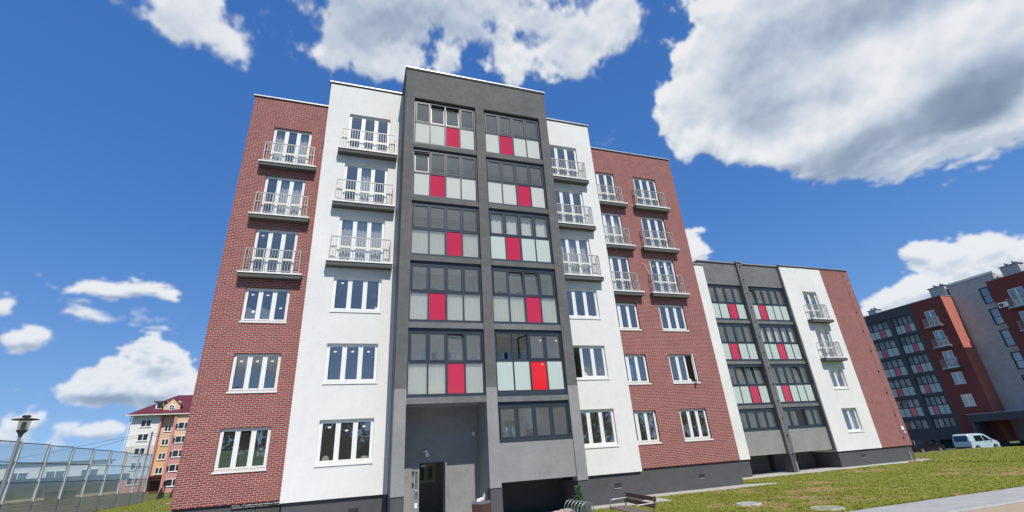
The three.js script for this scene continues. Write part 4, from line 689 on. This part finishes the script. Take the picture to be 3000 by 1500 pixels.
// ------------------------------------------------------------------ pink and white block far on the left
const PB = thing('apartment_building', 'pink, orange and white block with a maroon roof far behind the glass barrier', 'building', [0, -0.65, -103]);
{
  const B = PB, H = 15.6, xl = -39.4, pw = std([0.80, 0.79, 0.76], 0.9, { map: plasterTone }), pg = std([0.62, 0.585, 0.565], 0.9, { map: plasterTone }), pk = std([0.60, 0.29, 0.275], 0.9, { map: plasterTone }), pd = std([0.56, 0.245, 0.235], 0.9), or = std([0.72, 0.46, 0.24], 0.9, { map: plasterTone }), orp = std([0.74, 0.53, 0.36], 0.9, { map: plasterTone }), roofM = std([0.115, 0.018, 0.03], 0.55), wf = M.pvc, gl = phys([0.03, 0.03, 0.035], 0.08);
  const fy = (k) => 1.0 + 2.8 * k; // sill line of storey k
  part('white_wall', bx(xl, -34.2, 9.3, H, -10, 0), pw, B); part('white_wall', bx(xl, -34.2, 3.4, 9.3, -10, -0.001), pg, B); part('base_wall', bx(xl, -34.2, -1.5, 3.4, -10, -0.002), pk, B);
  part('pink_strip', bx(-34.2, -33.9, -1.5, H, -10, 0.25), pk, B);
  part('stair_wall', bx(-33.9, -31.4, 9.5, 18.4, -10, -0.6), orp, B); part('stair_wall', bx(-33.9, -31.4, 3.4, 9.5, -10, -0.601), or, B); part('stair_wall', bx(-33.9, -31.4, -1.5, 3.4, -10, -0.602), pk, B);
  part('gable', (() => { const s = new THREE.Shape([[-34.2, 16.4], [-31.1, 16.4], [-31.1, 17.2], [-32.65, 18.8], [-34.2, 17.2]].map((p) => new THREE.Vector2(...p))); return uvm(new THREE.ExtrudeGeometry(s, { depth: 0.5, bevelEnabled: false }).translate(0, 0, -0.55)); })(), orp, B);
  { const w = sub('round_window', B, [-32.65, 16.9, 0.0]); part('frame', new THREE.TorusGeometry(0.55, 0.09, 8, 28), M.pvc, w); part('pane', new THREE.CircleGeometry(0.55, 28).translate(0, 0, -0.02), gl, w); part('glazing_bar', [bx(-0.55, 0.55, -0.04, 0.04, -0.01, 0.04), bx(-0.04, 0.04, -0.55, -0.0401, -0.01, 0.04), bx(-0.04, 0.04, 0.0401, 0.55, -0.01, 0.04)], M.pvc, w); }
  part('pink_strip', bx(-31.4, -30.9, -1.5, H, -10, 0.9), pd, B);
  for (let k = 0; k < 6; k++) part('balcony_wall', bx(-30.9, -16, k ? fy(k) - 1.62 : -1.5, k === 5 ? H - 0.4 : fy(k) - 0.02, -10, 0.7), k > 3 ? orp : pk, B);
  part('balcony_wall', bx(-30.9, -16, H - 0.4, H, -10, 0.701), orp, B); part('balcony_back', bx(-30.8, -16, -1.4, H - 0.41, -9.9, 0.0), M.inside, B);
  const win = (x0, x1, y0, y1, z, n) => { const w = sub('window', B, [x0, y0, z]); const W = x1 - x0, Hh = y1 - y0, L = frameBars(W, Hh, 0.09, 0, 0.09); for (let i = 1; i < n; i++) L.push(bx((W * i) / n - 0.07, (W * i) / n + 0.07, 0.09, Hh - 0.09, 0, 0.088)); part('frame', L, wf, w); part('pane', bx(0.08, W - 0.08, 0.08, Hh - 0.08, -0.02, 0.03), gl, w); part('sill', bx(-0.1, W + 0.1, -0.09, 0, 0, 0.16), wf, w); };
  for (let k = 0; k < 5; k++) win(-37.65, -35.75, fy(k) + 0.9, fy(k) + 2.3, 0.0, 2);
  for (let k = 0; k < 4; k++) win(-33.3, -32.0, fy(k) + 2.6, fy(k) + 3.9, -0.6, 2);
  for (let k = 0; k < 5; k++) win(-30.5, -27.0, fy(k) + 0.1, fy(k) + 1.5, 0.7, 3);
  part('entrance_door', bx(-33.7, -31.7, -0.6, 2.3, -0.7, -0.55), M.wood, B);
  // hipped roof
  const rg = new THREE.BufferGeometry(), e = 15.55, r = 20.2, V = [[-40.3, e, 1.2], [-10, e, 1.2], [-10, e, -11.4], [-40.3, e, -11.4], [-33.5, r, -5], [-14, r, -5]];
  rg.setAttribute('position', new THREE.Float32BufferAttribute([0, 1, 5, 0, 5, 4, 1, 2, 5, 2, 3, 4, 2, 4, 5, 3, 0, 4, 0, 3, 2, 0, 2, 1].flatMap((i) => V[i]), 3)); rg.computeVertexNormals(); part('roof', uvm(rg), roofM, B);
  part('roof_edge', bx(-40.35, -10, e - 0.18, e - 0.005, 1.1, 1.25), pw, B); part('downpipe', bar([-39.6, 15.4, 0.3], [-39.6, -1, 0.3], 0.09), pw, B);
  const d = sub('dormer', B); part('dormer_wall', bx(-35.9, -34.3, 16.6, 18.2, -2.6, -0.5), pw, d); part('dormer_roof', bx(-36.3, -33.9, 18.2, 18.4, -3.6, -0.1), roofM, d); part('dormer_pane', bx(-35.6, -34.6, 16.95, 17.95, -0.5, -0.46), gl, d);
  part('stair_roof', (() => { const s = new THREE.Shape([[-34.6, 16.95], [-32.65, 18.85], [-30.7, 16.95], [-30.7, 17.15], [-32.65, 19.1], [-34.6, 17.15]].map((p) => new THREE.Vector2(...p))); return uvm(new THREE.ExtrudeGeometry(s, { depth: 4, bevelEnabled: false }).translate(0, 0, -4)); })(), roofM, B);
  part('porch_roof', bx(-33.9, -31.4, 3.1, 3.3, -0.5, 1.4), roofM, B);
  part('chimney', bx(-30.4, -28.6, 19.6, 20.7, -6, -5), M.black, B);
}
// ------------------------------------------------------------------ transparent noise barrier
const NB = thing('noise_barrier', 'tall clear-panel noise barrier with ribbed grey base beside the street lamp', 'barrier', [-13.02, 0, 0], 0);
{
  const ribM = std([0.74, 0.64, 0.50], 0.7), postM = std([0.52, 0.53, 0.53], 0.5, { metalness: 0.2 }), acr = phys([0.86, 0.89, 0.88], 0.06, { transmission: 0.7, ior: 1.7 });
  const off = (z) => 0.0158 * (z + 37.5), zs = []; for (let z = -37.5; z < -8; z += 3) zs.push(z);
  const pg = new THREE.PlaneGeometry(2.9, 1.06).rotateY(Math.PI / 2), slatG = join([rbx(-0.05, 0.05, 0.01, 0.16, 0.07, 2.93, 0.03, 2), bx(-0.07, 0.10, 0.162, 0.178, 0.07, 2.93)]);
  zs.forEach((z, i) => {
    const y = off(z), ps = part('post', [bx(-0.08, 0.08, -0.3, 4.32, -0.06, 0.06), bx(-0.02, 0.02, 4.32, 4.5, -0.02, 0.02)], postM, NB); ps.position.set(0, y, z);
    if (i === zs.length - 1) return;
    for (let r = 0; r < 3; r++) { const p = part('clear_panel', pg, acr, NB); p.position.set(0, y + 1.62 + r * 1.09, z + 1.5); p.rotation.set(0, rr(-0.006, 0.006), 0); }
    for (let r = 0; r < 4; r++) { const q = part('rail', once('nbrail', () => bx(-0.03, 0.03, -0.022, 0.022, 0.05, 2.95)), M.plinth, NB); q.position.set(0, y + 1.065 + r * 1.09, z); }
    for (let r = 0; r < 6; r++) { const q = part('ribbed_board', slatG, ribM, NB); q.position.set(0, y - 0.03 + r * 0.18, z); }
  });
}
// low building and pale block behind the barrier
const SB = thing('garage', 'low tan building with dark flat roof seen through the clear barrier', 'garage', [-23, 0, -29], -0.55);
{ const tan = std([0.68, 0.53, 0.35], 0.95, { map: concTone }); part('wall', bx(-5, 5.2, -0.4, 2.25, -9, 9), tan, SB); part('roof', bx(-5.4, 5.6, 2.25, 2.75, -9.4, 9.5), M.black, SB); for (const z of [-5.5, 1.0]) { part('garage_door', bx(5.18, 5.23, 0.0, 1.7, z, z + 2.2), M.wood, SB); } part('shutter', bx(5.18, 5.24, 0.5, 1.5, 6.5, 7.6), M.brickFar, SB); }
const WB = thing('apartment_building', 'pale blue-grey block far behind, seen only through the clear barrier panels', 'building', [-46, -0.8, -67], -1.035);
{ const pl = std([0.72, 0.74, 0.74], 0.9, { map: plasterTone }), dk = phys([0.06, 0.08, 0.10], 0.1); part('wall', bx(-6, 4, -1, 5.9, -17, 9), pl, WB); part('roof', bx(-6.3, 4.3, 5.9, 6.1, -17.3, 9.3), M.slab, WB); for (let k = 0; k < 2; k++) for (let i = 0; i < 6; i++) { const p = part('window', once('wbw', () => bx(0, 0.05, 0, 1.5, 0, 1.8)), dk, WB); p.position.set(4.0, 0.7 + 2.6 * k, -15.5 + i * 3.8); const f = part('window_frame', once('wbf', () => join([bx(0, 0.09, -0.08, 0, -0.08, 1.88), bx(0, 0.09, 1.5, 1.58, -0.08, 1.88), bx(0, 0.09, 0, 1.5, 0.85, 0.95)])), M.pvc, WB); f.position.copy(p.position); } }

// street lamp
const LP = thing('street_lamp', 'grey garden lamp with flat hat in front of the barrier, left edge', 'street lamp', [-3.79, 0, 1.86]);
{
  const lm = std([0.23, 0.25, 0.28], 0.5, { metalness: 0.2 }), dk = std([0.05, 0.055, 0.06], 0.5);
  part('pole', uvm(new THREE.CylinderGeometry(0.042, 0.06, 3.62, 14).translate(0, 1.8, 0)), lm, LP);
  part('lantern_base', uvm(new THREE.LatheGeometry([[0.035, 3.55], [0.05, 3.6], [0.06, 3.66], [0.125, 3.75], [0.13, 3.78]].map((p) => new THREE.Vector2(...p)), 20)), dk, LP);
  part('lantern_glass', uvm(new THREE.CylinderGeometry(0.150, 0.12, 0.30, 20, 1, true).translate(0, 3.93, 0)), phys([0.75, 0.72, 0.66], 0.2, { transmission: 0.9, side: THREE.DoubleSide }), LP);
  part('bulb', uvm(new THREE.CapsuleGeometry(0.06, 0.12, 6, 14).translate(0, 3.9, 0)), std([0.35, 0.34, 0.32], 0.4), LP);
  part('hat', uvm(new THREE.LatheGeometry([[0, 4.13], [0.1, 4.125], [0.31, 4.085], [0.31, 4.07], [0.0, 4.075]].map((p) => new THREE.Vector2(...p)), 28)), dk, LP);
  part('top_cap', uvm(new THREE.LatheGeometry([[0, 4.215], [0.07, 4.21], [0.105, 4.185], [0.105, 4.16], [0.06, 4.125]].map((p) => new THREE.Vector2(...p)), 20)), dk, LP);
}
// poles, wires and fence posts before the pink block
const up = thing('utility_pole', 'thin wooden utility pole with wires in front of the white wall', 'pole', [-19.6, -0.5, -56]); part('post', uvm(new THREE.CylinderGeometry(0.09, 0.13, 8.4, 10).translate(0, 4.2, 0)), M.woodGrey, up);
part('wire', tube([[0, 8.2, 0], [6, 7.0, -3], [12, 6.3, -6], [18, 6.2, -9]], 0.02, 30, 5), M.black, up); part('wire', tube([[0, 7.9, 0], [6, 6.6, -2], [12, 5.8, -4], [18, 5.6, -6]], 0.02, 30, 5), M.black, up); part('wire', tube([[0, 8.2, 0], [-4, 7.4, 2], [-9, 6.0, 5], [-14, 5.2, 8]], 0.02, 30, 5), M.black, up); part('wire', tube([[0, 7.9, 0], [-2, 7.3, 3], [-4, 6.2, 6]], 0.02, 20, 5), M.black, up);
const sl = thing('street_lamp', 'slim bent-arm street light just left of the brick edge', 'street lamp', [-16.6, -0.6, -62]); part('pole', [bar([0, 0, 0], [0, 8.0, 0], 0.07), tube([[0, 8, 0], [-0.15, 8.7, 0], [-0.6, 9.1, 0]], 0.05, 14, 6)], M.steel, sl); part('lamp_head', rbx(-1.1, -0.5, 9.02, 9.16, -0.1, 0.1, 0.04), M.steel, sl);
[[-14.6, -48.5], [-13.2, -48.2], [-11.9, -47.9], [-10.8, -47.7]].forEach(([x, z], i) => { const f = solo('fence_post', [bx(-0.05, 0.05, 0, 2.0, -0.05, 0.05), bx(-0.06, 0.06, 2.0, 2.03, -0.06, 0.06)], M.black, ['black fence post nearest the barrier end', 'second black fence post from the barrier end', 'third black fence post from the barrier end', 'black fence post nearest the brick wall edge'][i], 'fence post', 'fence posts by the pink block'); f.position.set(x, -0.15, z); });
// ------------------------------------------------------------------ plants
function leafCloud(n, pick, size, flatUp = 0.3) {
  const pos = [], nor = [], v = new THREE.Vector3(), a = new THREE.Vector3(), b = new THREE.Vector3();
  for (let i = 0; i < n; i++) {
    const c = pick(); v.set(rr(-1, 1), rr(-1, 1) + flatUp, rr(-1, 1)).normalize(); a.set(rr(-1, 1), rr(-1, 1), rr(-1, 1)).cross(v).normalize(); b.crossVectors(v, a); const s = size * rr(0.6, 1.4);
    const P = [[-0.5, 0], [0, -0.28], [0.5, 0], [0, 0.28]].map(([p, q]) => [c[0] + (a.x * p + b.x * q) * s, c[1] + (a.y * p + b.y * q) * s, c[2] + (a.z * p + b.z * q) * s]);
    for (const k of [0, 1, 2, 0, 2, 3]) { pos.push(...P[k]); nor.push(v.x, v.y, v.z); }
  }
  const g = new THREE.BufferGeometry(); g.setAttribute('position', new THREE.Float32BufferAttribute(pos, 3)); g.setAttribute('normal', new THREE.Float32BufferAttribute(nor, 3)); return uvm(g);
}
const leafM = phys([0.075, 0.14, 0.035], 0.8, { transmission: 0.3, side: THREE.DoubleSide }), leafD = phys([0.035, 0.075, 0.028], 0.8, { transmission: 0.25, side: THREE.DoubleSide }), bark = std([0.09, 0.07, 0.055], 0.95);
const shrub = thing('shrub', 'small green leafy shrub growing behind the hooped bike rack', 'shrub', [13.45, 0, 4.2]);
part('foliage', leafCloud(900, () => { const t = rnd(), a = rr(0, 6.28), r = 0.33 * (1 - 0.72 * t) * Math.sqrt(rnd()); return [Math.cos(a) * r - 0.03 * t, 0.05 + 0.95 * t, Math.sin(a) * r]; }, 0.075), leafM, shrub);
for (let i = 0; i < 4; i++) part('stem', bar([rr(-0.05, 0.05), 0, rr(-0.05, 0.05)], [rr(-0.12, 0.12), rr(0.5, 0.85), rr(-0.12, 0.12)], 0.008), bark, shrub);
[[-13.9, -45.2], [-12.6, -44.8]].forEach(([x, z], i) => { const t = thing('thuja_shrub', ['small dark conifer shrub right at the end of the barrier', 'small dark conifer shrub beside the black fence posts'][i], 'shrub', [x, -0.15, z]); part('foliage', leafCloud(1400, () => { const k = rnd(), a = rr(0, 6.28), r = 0.42 * (1 - 0.9 * k) * Math.sqrt(rnd()); return [Math.cos(a) * r, 0.08 + 1.25 * k, Math.sin(a) * r]; }, 0.09), leafD, t); part('trunk', bar([0, 0, 0], [0, 0.9, 0], 0.02), bark, t); });
// trees behind the photographer, mirrored in the lower windows
function tree(x, z, h, w, mat, label) {
  const t = thing('tree', label, 'tree', [x, 0, z], 0, 'trees mirrored in the ground-floor windows'), cl = [];
  part('trunk', [uvm(new THREE.CylinderGeometry(0.12, 0.26, h * 0.55, 9).translate(0, h * 0.275, 0)), ...[0, 1, 2, 3, 4].map((i) => bar([0, h * (0.25 + 0.06 * i), 0], [Math.cos(i * 2.4) * w * 0.5, h * (0.5 + 0.07 * i), Math.sin(i * 2.4) * w * 0.5], 0.07))], bark, t);
  for (let i = 0; i < 26; i++) { const k = rnd(), a = rr(0, 6.28), r = w * Math.sqrt(rnd()) * (0.35 + Math.sin(Math.PI * Math.pow(k, 0.8)) * 0.65); cl.push([Math.cos(a) * r, h * (0.14 + 0.8 * k), Math.sin(a) * r, rr(0.5, 1.1) * w * 0.42]); }
  part('crown', leafCloud(2600, () => { const c = cl[Math.floor(rnd() * cl.length)], a = rr(0, 6.28), u = rr(-1, 1), s = c[3] * Math.cbrt(rnd()), q = Math.sqrt(1 - u * u); return [c[0] + s * q * Math.cos(a), c[1] + s * u * 0.85, c[2] + s * q * Math.sin(a)]; }, 0.55), mat, t);
}
[[-15, 44, 10.5], [-10, 47, 12.5], [-5, 45, 9.5], [-1, 48, 11.8], [4, 45, 9], [9, 47, 10.5], [14, 45, 9.5], [19, 47, 10], [24, 45, 9.5], [29, 48, 11], [34, 45, 9.5], [39, 47, 10], [45, 45, 9.5], [51, 47, 10.5], [58, 45, 10]].forEach(([x, z, h], i) => tree(x, z, h, h * 0.40, i % 2 ? leafD : leafM, 'leafy tree across the yard behind the viewer, mirrored in the ground-floor windows'));

// ------------------------------------------------------------------ street furniture
{
  const L = 2.2, b = thing('park_bench', 'dark brown slatted park bench with steel armrests on the lawn edge', 'bench', [13.86, 0, 7.0], Math.PI / 2 - 0.148 + Math.PI);
  // local x along the bench, local z forward (the way one sits)
  for (const [y, z] of [[0.60, -0.20], [0.76, -0.245]]) { const s = part('back_slat', rbx(-L / 2, L / 2, -0.058, 0.058, -0.018, 0.018, 0.01), M.wood, b); s.position.set(0, y, z); s.rotation.x = -0.25; }
  for (const z of [-0.10, 0.03, 0.16, 0.29]) { const s = part('seat_slat', rbx(-L / 2, L / 2, -0.018, 0.018, -0.055, 0.055, 0.008), M.woodGrey, b); s.position.set(0, 0.43, z); }
  for (const x of [-L / 2 + 0.1, L / 2 - 0.1]) {
    part('frame', [tube([[x, 0, -0.10], [x, 0.25, -0.13], [x, 0.45, -0.17], [x, 0.84, -0.285]], 0.022, 18, 8), tube([[x, 0.0, 0.34], [x, 0.35, 0.345], [x, 0.58, 0.34], [x, 0.635, 0.28], [x, 0.65, 0.1], [x, 0.66, -0.20]], 0.02, 26, 8), bar([x, 0.40, -0.15], [x, 0.40, 0.34], 0.018)], M.steel, b);
    for (const [y, z] of [[0.60, -0.178], [0.76, -0.222]]) part('bolt', uvm(new THREE.SphereGeometry(0.012, 8, 6).translate(x, y, z)), M.coping, b);
  }
}
{
  const r = thing('bike_rack', 'grey steel bike rack of round hoops in front of the shrub', 'bike rack', [13.22, 0, 4.5], 0);
  for (let i = 0; i < 6; i++) { const z = -0.65 + i * 0.26, P = []; for (let k = 0; k <= 18; k++) { const a = (k / 18) * Math.PI * 1.3 - 0.15 * Math.PI; P.push([0.27 * Math.cos(a), 0.30 + 0.27 * Math.sin(a), z + 0.16 * (k / 18)]); } part('hoop', tube(P, 0.013, 40, 7), M.steel, r); }
  for (const x of [-0.2, 0.2]) part('ground_rail', bar([x, 0.05, -0.75], [x, 0.05, 0.85], 0.014), M.steel, r);
}
{
  const t = thing('waste_bin', 'square brown slatted waste bin filled with rubbish by the entrance', 'bin', [9.62, 0, 5.42], 0.62), w = 0.2;
  part('liner', bx(-w + 0.03, w - 0.03, 0.06, 0.86, -w + 0.03, w - 0.03), M.black, t); part('rim', [bx(-w, w, 0.86, 0.93, w - 0.03, w), bx(-w, w, 0.86, 0.93, -w, -w + 0.03), bx(-w, -w + 0.03, 0.86, 0.93, -w + 0.03, w - 0.03), bx(w - 0.03, w, 0.86, 0.93, -w + 0.03, w - 0.03)], M.steel, t);
  for (let s = 0; s < 4; s++) for (let i = 0; i < 8; i++) { const m = part('slat', once('binslat', () => bx(-0.019, 0.019, 0.08, 0.86, 0, 0.018)), M.wood, t); m.rotation.y = (s * Math.PI) / 2; const o = -w + 0.027 + i * 0.0495; m.position.set(Math.cos(m.rotation.y) * o + Math.sin(m.rotation.y) * (w - 0.012), 0, -Math.sin(m.rotation.y) * o + Math.cos(m.rotation.y) * (w - 0.012)); }
  const blob = (x, y, z, s, c) => { const g = new THREE.IcosahedronGeometry(s, 2), P = g.attributes.position; for (let i = 0; i < P.count; i++) { const k = 0.7 + 0.7 * fbm(P.getX(i) * 14 + x * 9, P.getY(i) * 14, P.getZ(i) * 14, 3); P.setXYZ(i, P.getX(i) * k, P.getY(i) * k, P.getZ(i) * k); } g.computeVertexNormals(); return uvm(g); };
  [[-0.1, 0.92, 0, 0.075, [0.75, 0.70, 0.70], 'crumpled white paper on the left of the full bin'], [0.0, 0.94, 0.03, 0.07, [0.8, 0.8, 0.82], 'crumpled white bag in the middle of the full bin'], [-0.05, 0.92, 0.1, 0.05, [0.6, 0.12, 0.14], 'small red wrapper on top of the full bin'], [0.08, 0.94, -0.02, 0.065, [0.12, 0.42, 0.75], 'blue plastic bag on top of the full bin']].forEach(([x, y, z, s, c, l]) => { const m = solo('rubbish', blob(x, y, z, s, c), std(c, 0.5), l, 'rubbish', 'rubbish in the bin'); const p = t.localToWorld(new THREE.Vector3(x, y, z)); m.position.copy(p); });
  t.updateMatrixWorld(true); scene.children.filter((o) => o.name.startsWith('rubbish')).forEach((o, i) => { const q = [[-0.1, 0.92, 0], [0.0, 0.94, 0.03], [-0.05, 0.92, 0.1], [0.08, 0.94, -0.02]][i]; o.position.copy(t.localToWorld(new THREE.Vector3(...q))); });
  const bt = solo('bottle', uvm(new THREE.LatheGeometry([[0, 0], [0.035, 0], [0.037, 0.09], [0.03, 0.13], [0.013, 0.17], [0.013, 0.2], [0, 0.2]].map((p) => new THREE.Vector2(...p)), 14)), phys([0.75, 0.85, 0.92], 0.1, { transmission: 0.5 }), 'clear plastic bottle sticking out of the full bin', 'bottle'); bt.position.copy(t.localToWorld(new THREE.Vector3(0.12, 0.93, 0.0))); bt.rotation.z = -0.15;
}
[[13.3, 3.3, 0.28], [12.85, 3.45, 0.24], [12.4, 3.5, 0.2], [12.05, 3.6, 0.18]].forEach(([x, z, s], i) => { const g = new THREE.IcosahedronGeometry(1, 3), P = g.attributes.position; for (let k = 0; k < P.count; k++) { const v = new THREE.Vector3().fromBufferAttribute(P, k), q = 0.75 + 0.5 * fbm(v.x * 1.6 + i * 5, v.y * 1.6, v.z * 1.6, 4); P.setXYZ(k, v.x * q * s * 1.25, v.y * q * s * 0.75, v.z * q * s); } g.computeVertexNormals(); const m = solo('stone', uvm(g), M.sackM ??= std([0.50, 0.43, 0.37], 0.9, { map: concTone }), ['largest beige stone, right behind the bike rack', 'second beige stone from the bike rack', 'third beige stone from the bike rack', 'beige stone farthest left from the bike rack'][i], 'stone', 'beige stones by the dark undercroft'); m.position.set(x, s * 0.12, z); });
[[19.2, 5.8, 0.42, 'concrete manhole ring in the lawn, farther from the pavement'], [19.72, 8.42, 0.46, 'concrete manhole ring in the lawn, beside the pavement']].forEach(([x, z, r, l]) => { const m = thing('manhole', l, 'manhole', [x, 0, z]); part('ring', uvm(new THREE.LatheGeometry([[r - 0.10, 0.0], [r - 0.10, 0.05], [r - 0.05, 0.07], [r, 0.06], [r + 0.04, -0.05]].map((p) => new THREE.Vector2(...p)), 36)), M.concrete, m); part('cover', uvm(new THREE.CylinderGeometry(r - 0.10, r - 0.10, 0.03, 32).translate(0, 0.035, 0)), M.pave, m); });

// ------------------------------------------------------------------ cars
function car(name, label, pos, turn, o) {
  const c = thing(name, label, 'car', pos, turn), w = o.w / 2, paint = o.paint, gl = phys([0.012, 0.015, 0.02], 0.04, { clearcoat: 1 });
  const taper = (g) => { const P = g.attributes.position; for (let i = 0; i < P.count; i++) { const y = P.getY(i), t = clamp((y - o.belt) / (o.h - o.belt)); P.setZ(i, P.getZ(i) * (1 - 0.16 * t)); if (y < 0.45) P.setZ(i, P.getZ(i) * (0.95 + 0.05 * (y / 0.45))); } g.computeVertexNormals(); return uvm(g); };
  const ext = (pts, half, bev = 0.05) => { const s = new THREE.Shape(); s.moveTo(...pts[0]); for (const p of pts.slice(1)) p.length === 4 ? s.quadraticCurveTo(...p) : s.lineTo(...p); const q = new THREE.ExtrudeGeometry(s, { depth: 2 * (half - bev), bevelEnabled: true, bevelSize: bev, bevelThickness: bev, bevelSegments: 3, curveSegments: 10 }); return q.translate(0, 0, -(half - bev)); };
  part('body', taper(ext(o.profile, w)), paint, c);
  for (const s of [-1, 1]) o.windows.forEach((win) => { const sh = new THREE.Shape(win.map((p) => new THREE.Vector2(...p))), g = new THREE.ExtrudeGeometry(sh, { depth: 0.02, bevelEnabled: false }).translate(0, 0, w + 0.0); if (s < 0) g.rotateY(0).scale(1, 1, -1); part('side_window', taper(g), gl, c); });
  for (const [x, y0, y1, lean, hw, nm] of o.screens) { const g = new THREE.PlaneGeometry(2 * hw, Math.hypot(y1 - y0, lean)).rotateX(0); g.rotateY(lean < 0 ? -Math.PI / 2 : Math.PI / 2); g.rotateZ(lean < 0 ? -Math.atan2(-lean, y1 - y0) : Math.atan2(lean, y1 - y0)); g.translate(x, (y0 + y1) / 2, 0); part(nm, uvm(g), gl, c); }
  for (const x of o.wheels) for (const s of [-1, 1]) { const k = sub('wheel', c, [x, o.r, s * (w - 0.02)]); part('tyre', uvm(new THREE.TorusGeometry(o.r - 0.09, 0.09, 10, 28).scale(1, 1, 1.15)), M.rubber, k); part('rim', [uvm(new THREE.CylinderGeometry(o.r - 0.13, o.r - 0.13, 0.10, 24).rotateX(Math.PI / 2)), ...[0, 1, 2, 3, 4].map((i) => bx(-0.03, 0.03, 0, o.r - 0.12, s > 0 ? 0.05 : -0.07, s > 0 ? 0.07 : -0.05).rotateZ((i * 6.283) / 5))], M.coping, k); part('wheel_arch', uvm(new THREE.CylinderGeometry(o.r + 0.05, o.r + 0.05, 0.08, 24).rotateX(Math.PI / 2).translate(0, 0, s * -0.01)), M.rubber, k); }
  for (const s of [-1, 1]) { part('tail_light', bx(o.tail[0] - 0.03, o.tail[0] + 0.05, o.tail[1], o.tail[2], s * (w - 0.20), s * (w - 0.005)).scale(1, 1, 1), std([0.35, 0.01, 0.01], 0.2), c); part('headlight', rbx(o.nose - 0.12, o.nose + 0.015, o.hl, o.hl + 0.13, s > 0 ? w - 0.34 : -w + 0.06, s > 0 ? w - 0.06 : -w + 0.34, 0.03), phys([0.7, 0.72, 0.75], 0.1), c); part('mirror', rbx(o.mir - 0.08, o.mir + 0.06, o.belt, o.belt + 0.14, s > 0 ? w - 0.02 : -w - 0.15, s > 0 ? w + 0.15 : -w + 0.02, 0.03), paint, c); part('door_handle', bx(o.mir - 0.95, o.mir - 0.78, o.belt - 0.12, o.belt - 0.09, s > 0 ? w - 0.01 : -w - 0.015, s > 0 ? w + 0.015 : -w + 0.01), M.black, c); }
  for (const [y0, y1, z0] of o.trim ?? []) part('bumper', [rbx(-o.l / 2 - 0.02, -o.l / 2 + 0.25, y0, y1, -w + 0.06, w - 0.06, 0.04)], z0, c);
  return c;
}
car('parked_car', 'black estate car parked beside the brick corner of the four-storey block', [69.6, -0.82, -19.9], -0.05, { w: 1.75, h: 1.44, l: 4.6, belt: 0.92, r: 0.32, paint: phys([0.012, 0.013, 0.015], 0.25, { clearcoat: 1, clearcoatRoughness: 0.05 }), nose: 2.3, hl: 0.62, mir: 0.72, tail: [-2.28, 0.62, 0.92], wheels: [-1.38, 1.42], profile: [[-2.25, 0.3], [-2.28, 0.85], [-2.2, 0.95], [-1.95, 1.36], [-1.8, 1.42, -1.2, 1.44], [-0.2, 1.45, 0.35, 1.38], [1.05, 0.95], [2.0, 0.84, 2.25, 0.66], [2.28, 0.3], [-2.25, 0.3]], windows: [[[-1.95, 0.95], [-1.72, 1.33], [-1.15, 1.37], [-1.08, 0.95]], [[-1.0, 0.95], [-1.06, 1.37], [-0.3, 1.38], [-0.25, 0.95]], [[-0.16, 0.95], [-0.2, 1.38], [0.28, 1.33], [0.82, 0.95]]], screens: [[-2.16, 0.99, 1.34, -0.24, 0.62, 'rear_window'], [0.80, 1.0, 1.37, 0.62, 0.66, 'windscreen']] });
car('parked_van', 'light blue compact van with a rear window parked by the lawn', [70.9, -0.80, -15.2], -0.08, { w: 1.72, h: 1.80, l: 4.1, belt: 1.05, r: 0.32, paint: phys([0.46, 0.60, 0.64], 0.3, { clearcoat: 0.8, clearcoatRoughness: 0.08 }), nose: 2.05, hl: 0.72, mir: 1.02, tail: [-2.04, 0.70, 1.08], wheels: [-1.25, 1.36], profile: [[-2.0, 0.3], [-2.04, 0.9], [-2.0, 1.2], [-1.9, 1.68], [-1.85, 1.79, -1.6, 1.8], [-0.6, 1.82, 0.2, 1.74], [0.55, 1.66, 0.8, 1.45], [1.22, 1.1], [1.9, 0.98, 2.02, 0.72], [2.03, 0.3], [-2.0, 0.3]], windows: [[[-1.25, 1.08], [-1.2, 1.62], [-0.12, 1.63], [-0.05, 1.08]], [[0.04, 1.08], [0.0, 1.62], [0.35, 1.58], [0.98, 1.08]]], screens: [[-2.045, 1.1, 1.66, -0.1, 0.66, 'rear_window'], [1.03, 1.16, 1.63, 0.56, 0.68, 'windscreen']], trim: [[0.3, 0.62, M.plinth]] });
car('parked_car', 'dark car at the right edge of the picture under the entrance canopy', [73.5, -0.82, -8.6], Math.PI - 0.3, { w: 1.75, h: 1.46, l: 4.3, belt: 0.92, r: 0.31, paint: phys([0.03, 0.034, 0.04], 0.3, { clearcoat: 1 }), nose: 2.15, hl: 0.62, mir: 0.72, tail: [-2.12, 0.62, 0.9], wheels: [-1.3, 1.35], profile: [[-2.1, 0.3], [-2.12, 0.85], [-1.9, 1.0], [-1.5, 1.38], [-1.2, 1.46, -0.6, 1.46], [0.1, 1.45, 0.4, 1.36], [1.05, 0.95], [1.9, 0.84, 2.12, 0.66], [2.13, 0.3], [-2.1, 0.3]], windows: [[[-1.6, 0.95], [-1.3, 1.34], [-0.4, 1.39], [-0.38, 0.95]], [[-0.28, 0.95], [-0.3, 1.39], [0.3, 1.33], [0.82, 0.95]]], screens: [[-1.80, 1.05, 1.36, -0.36, 0.62, 'rear_window'], [0.82, 1.0, 1.36, 0.62, 0.66, 'windscreen']] });
for (let i = 0; i < 8; i++) { const k = struct('kerb', rbx(0, 0.15, -0.1, 0.18, 0.01, 2.39, 0.03), M.concrete); k.position.set(75.2, -0.82, -24 + i * 2.4); }
scene.traverse((o) => { if (o.isMesh) { o.castShadow = true; o.receiveShadow = true; } });
renderer.render(scene, camera);
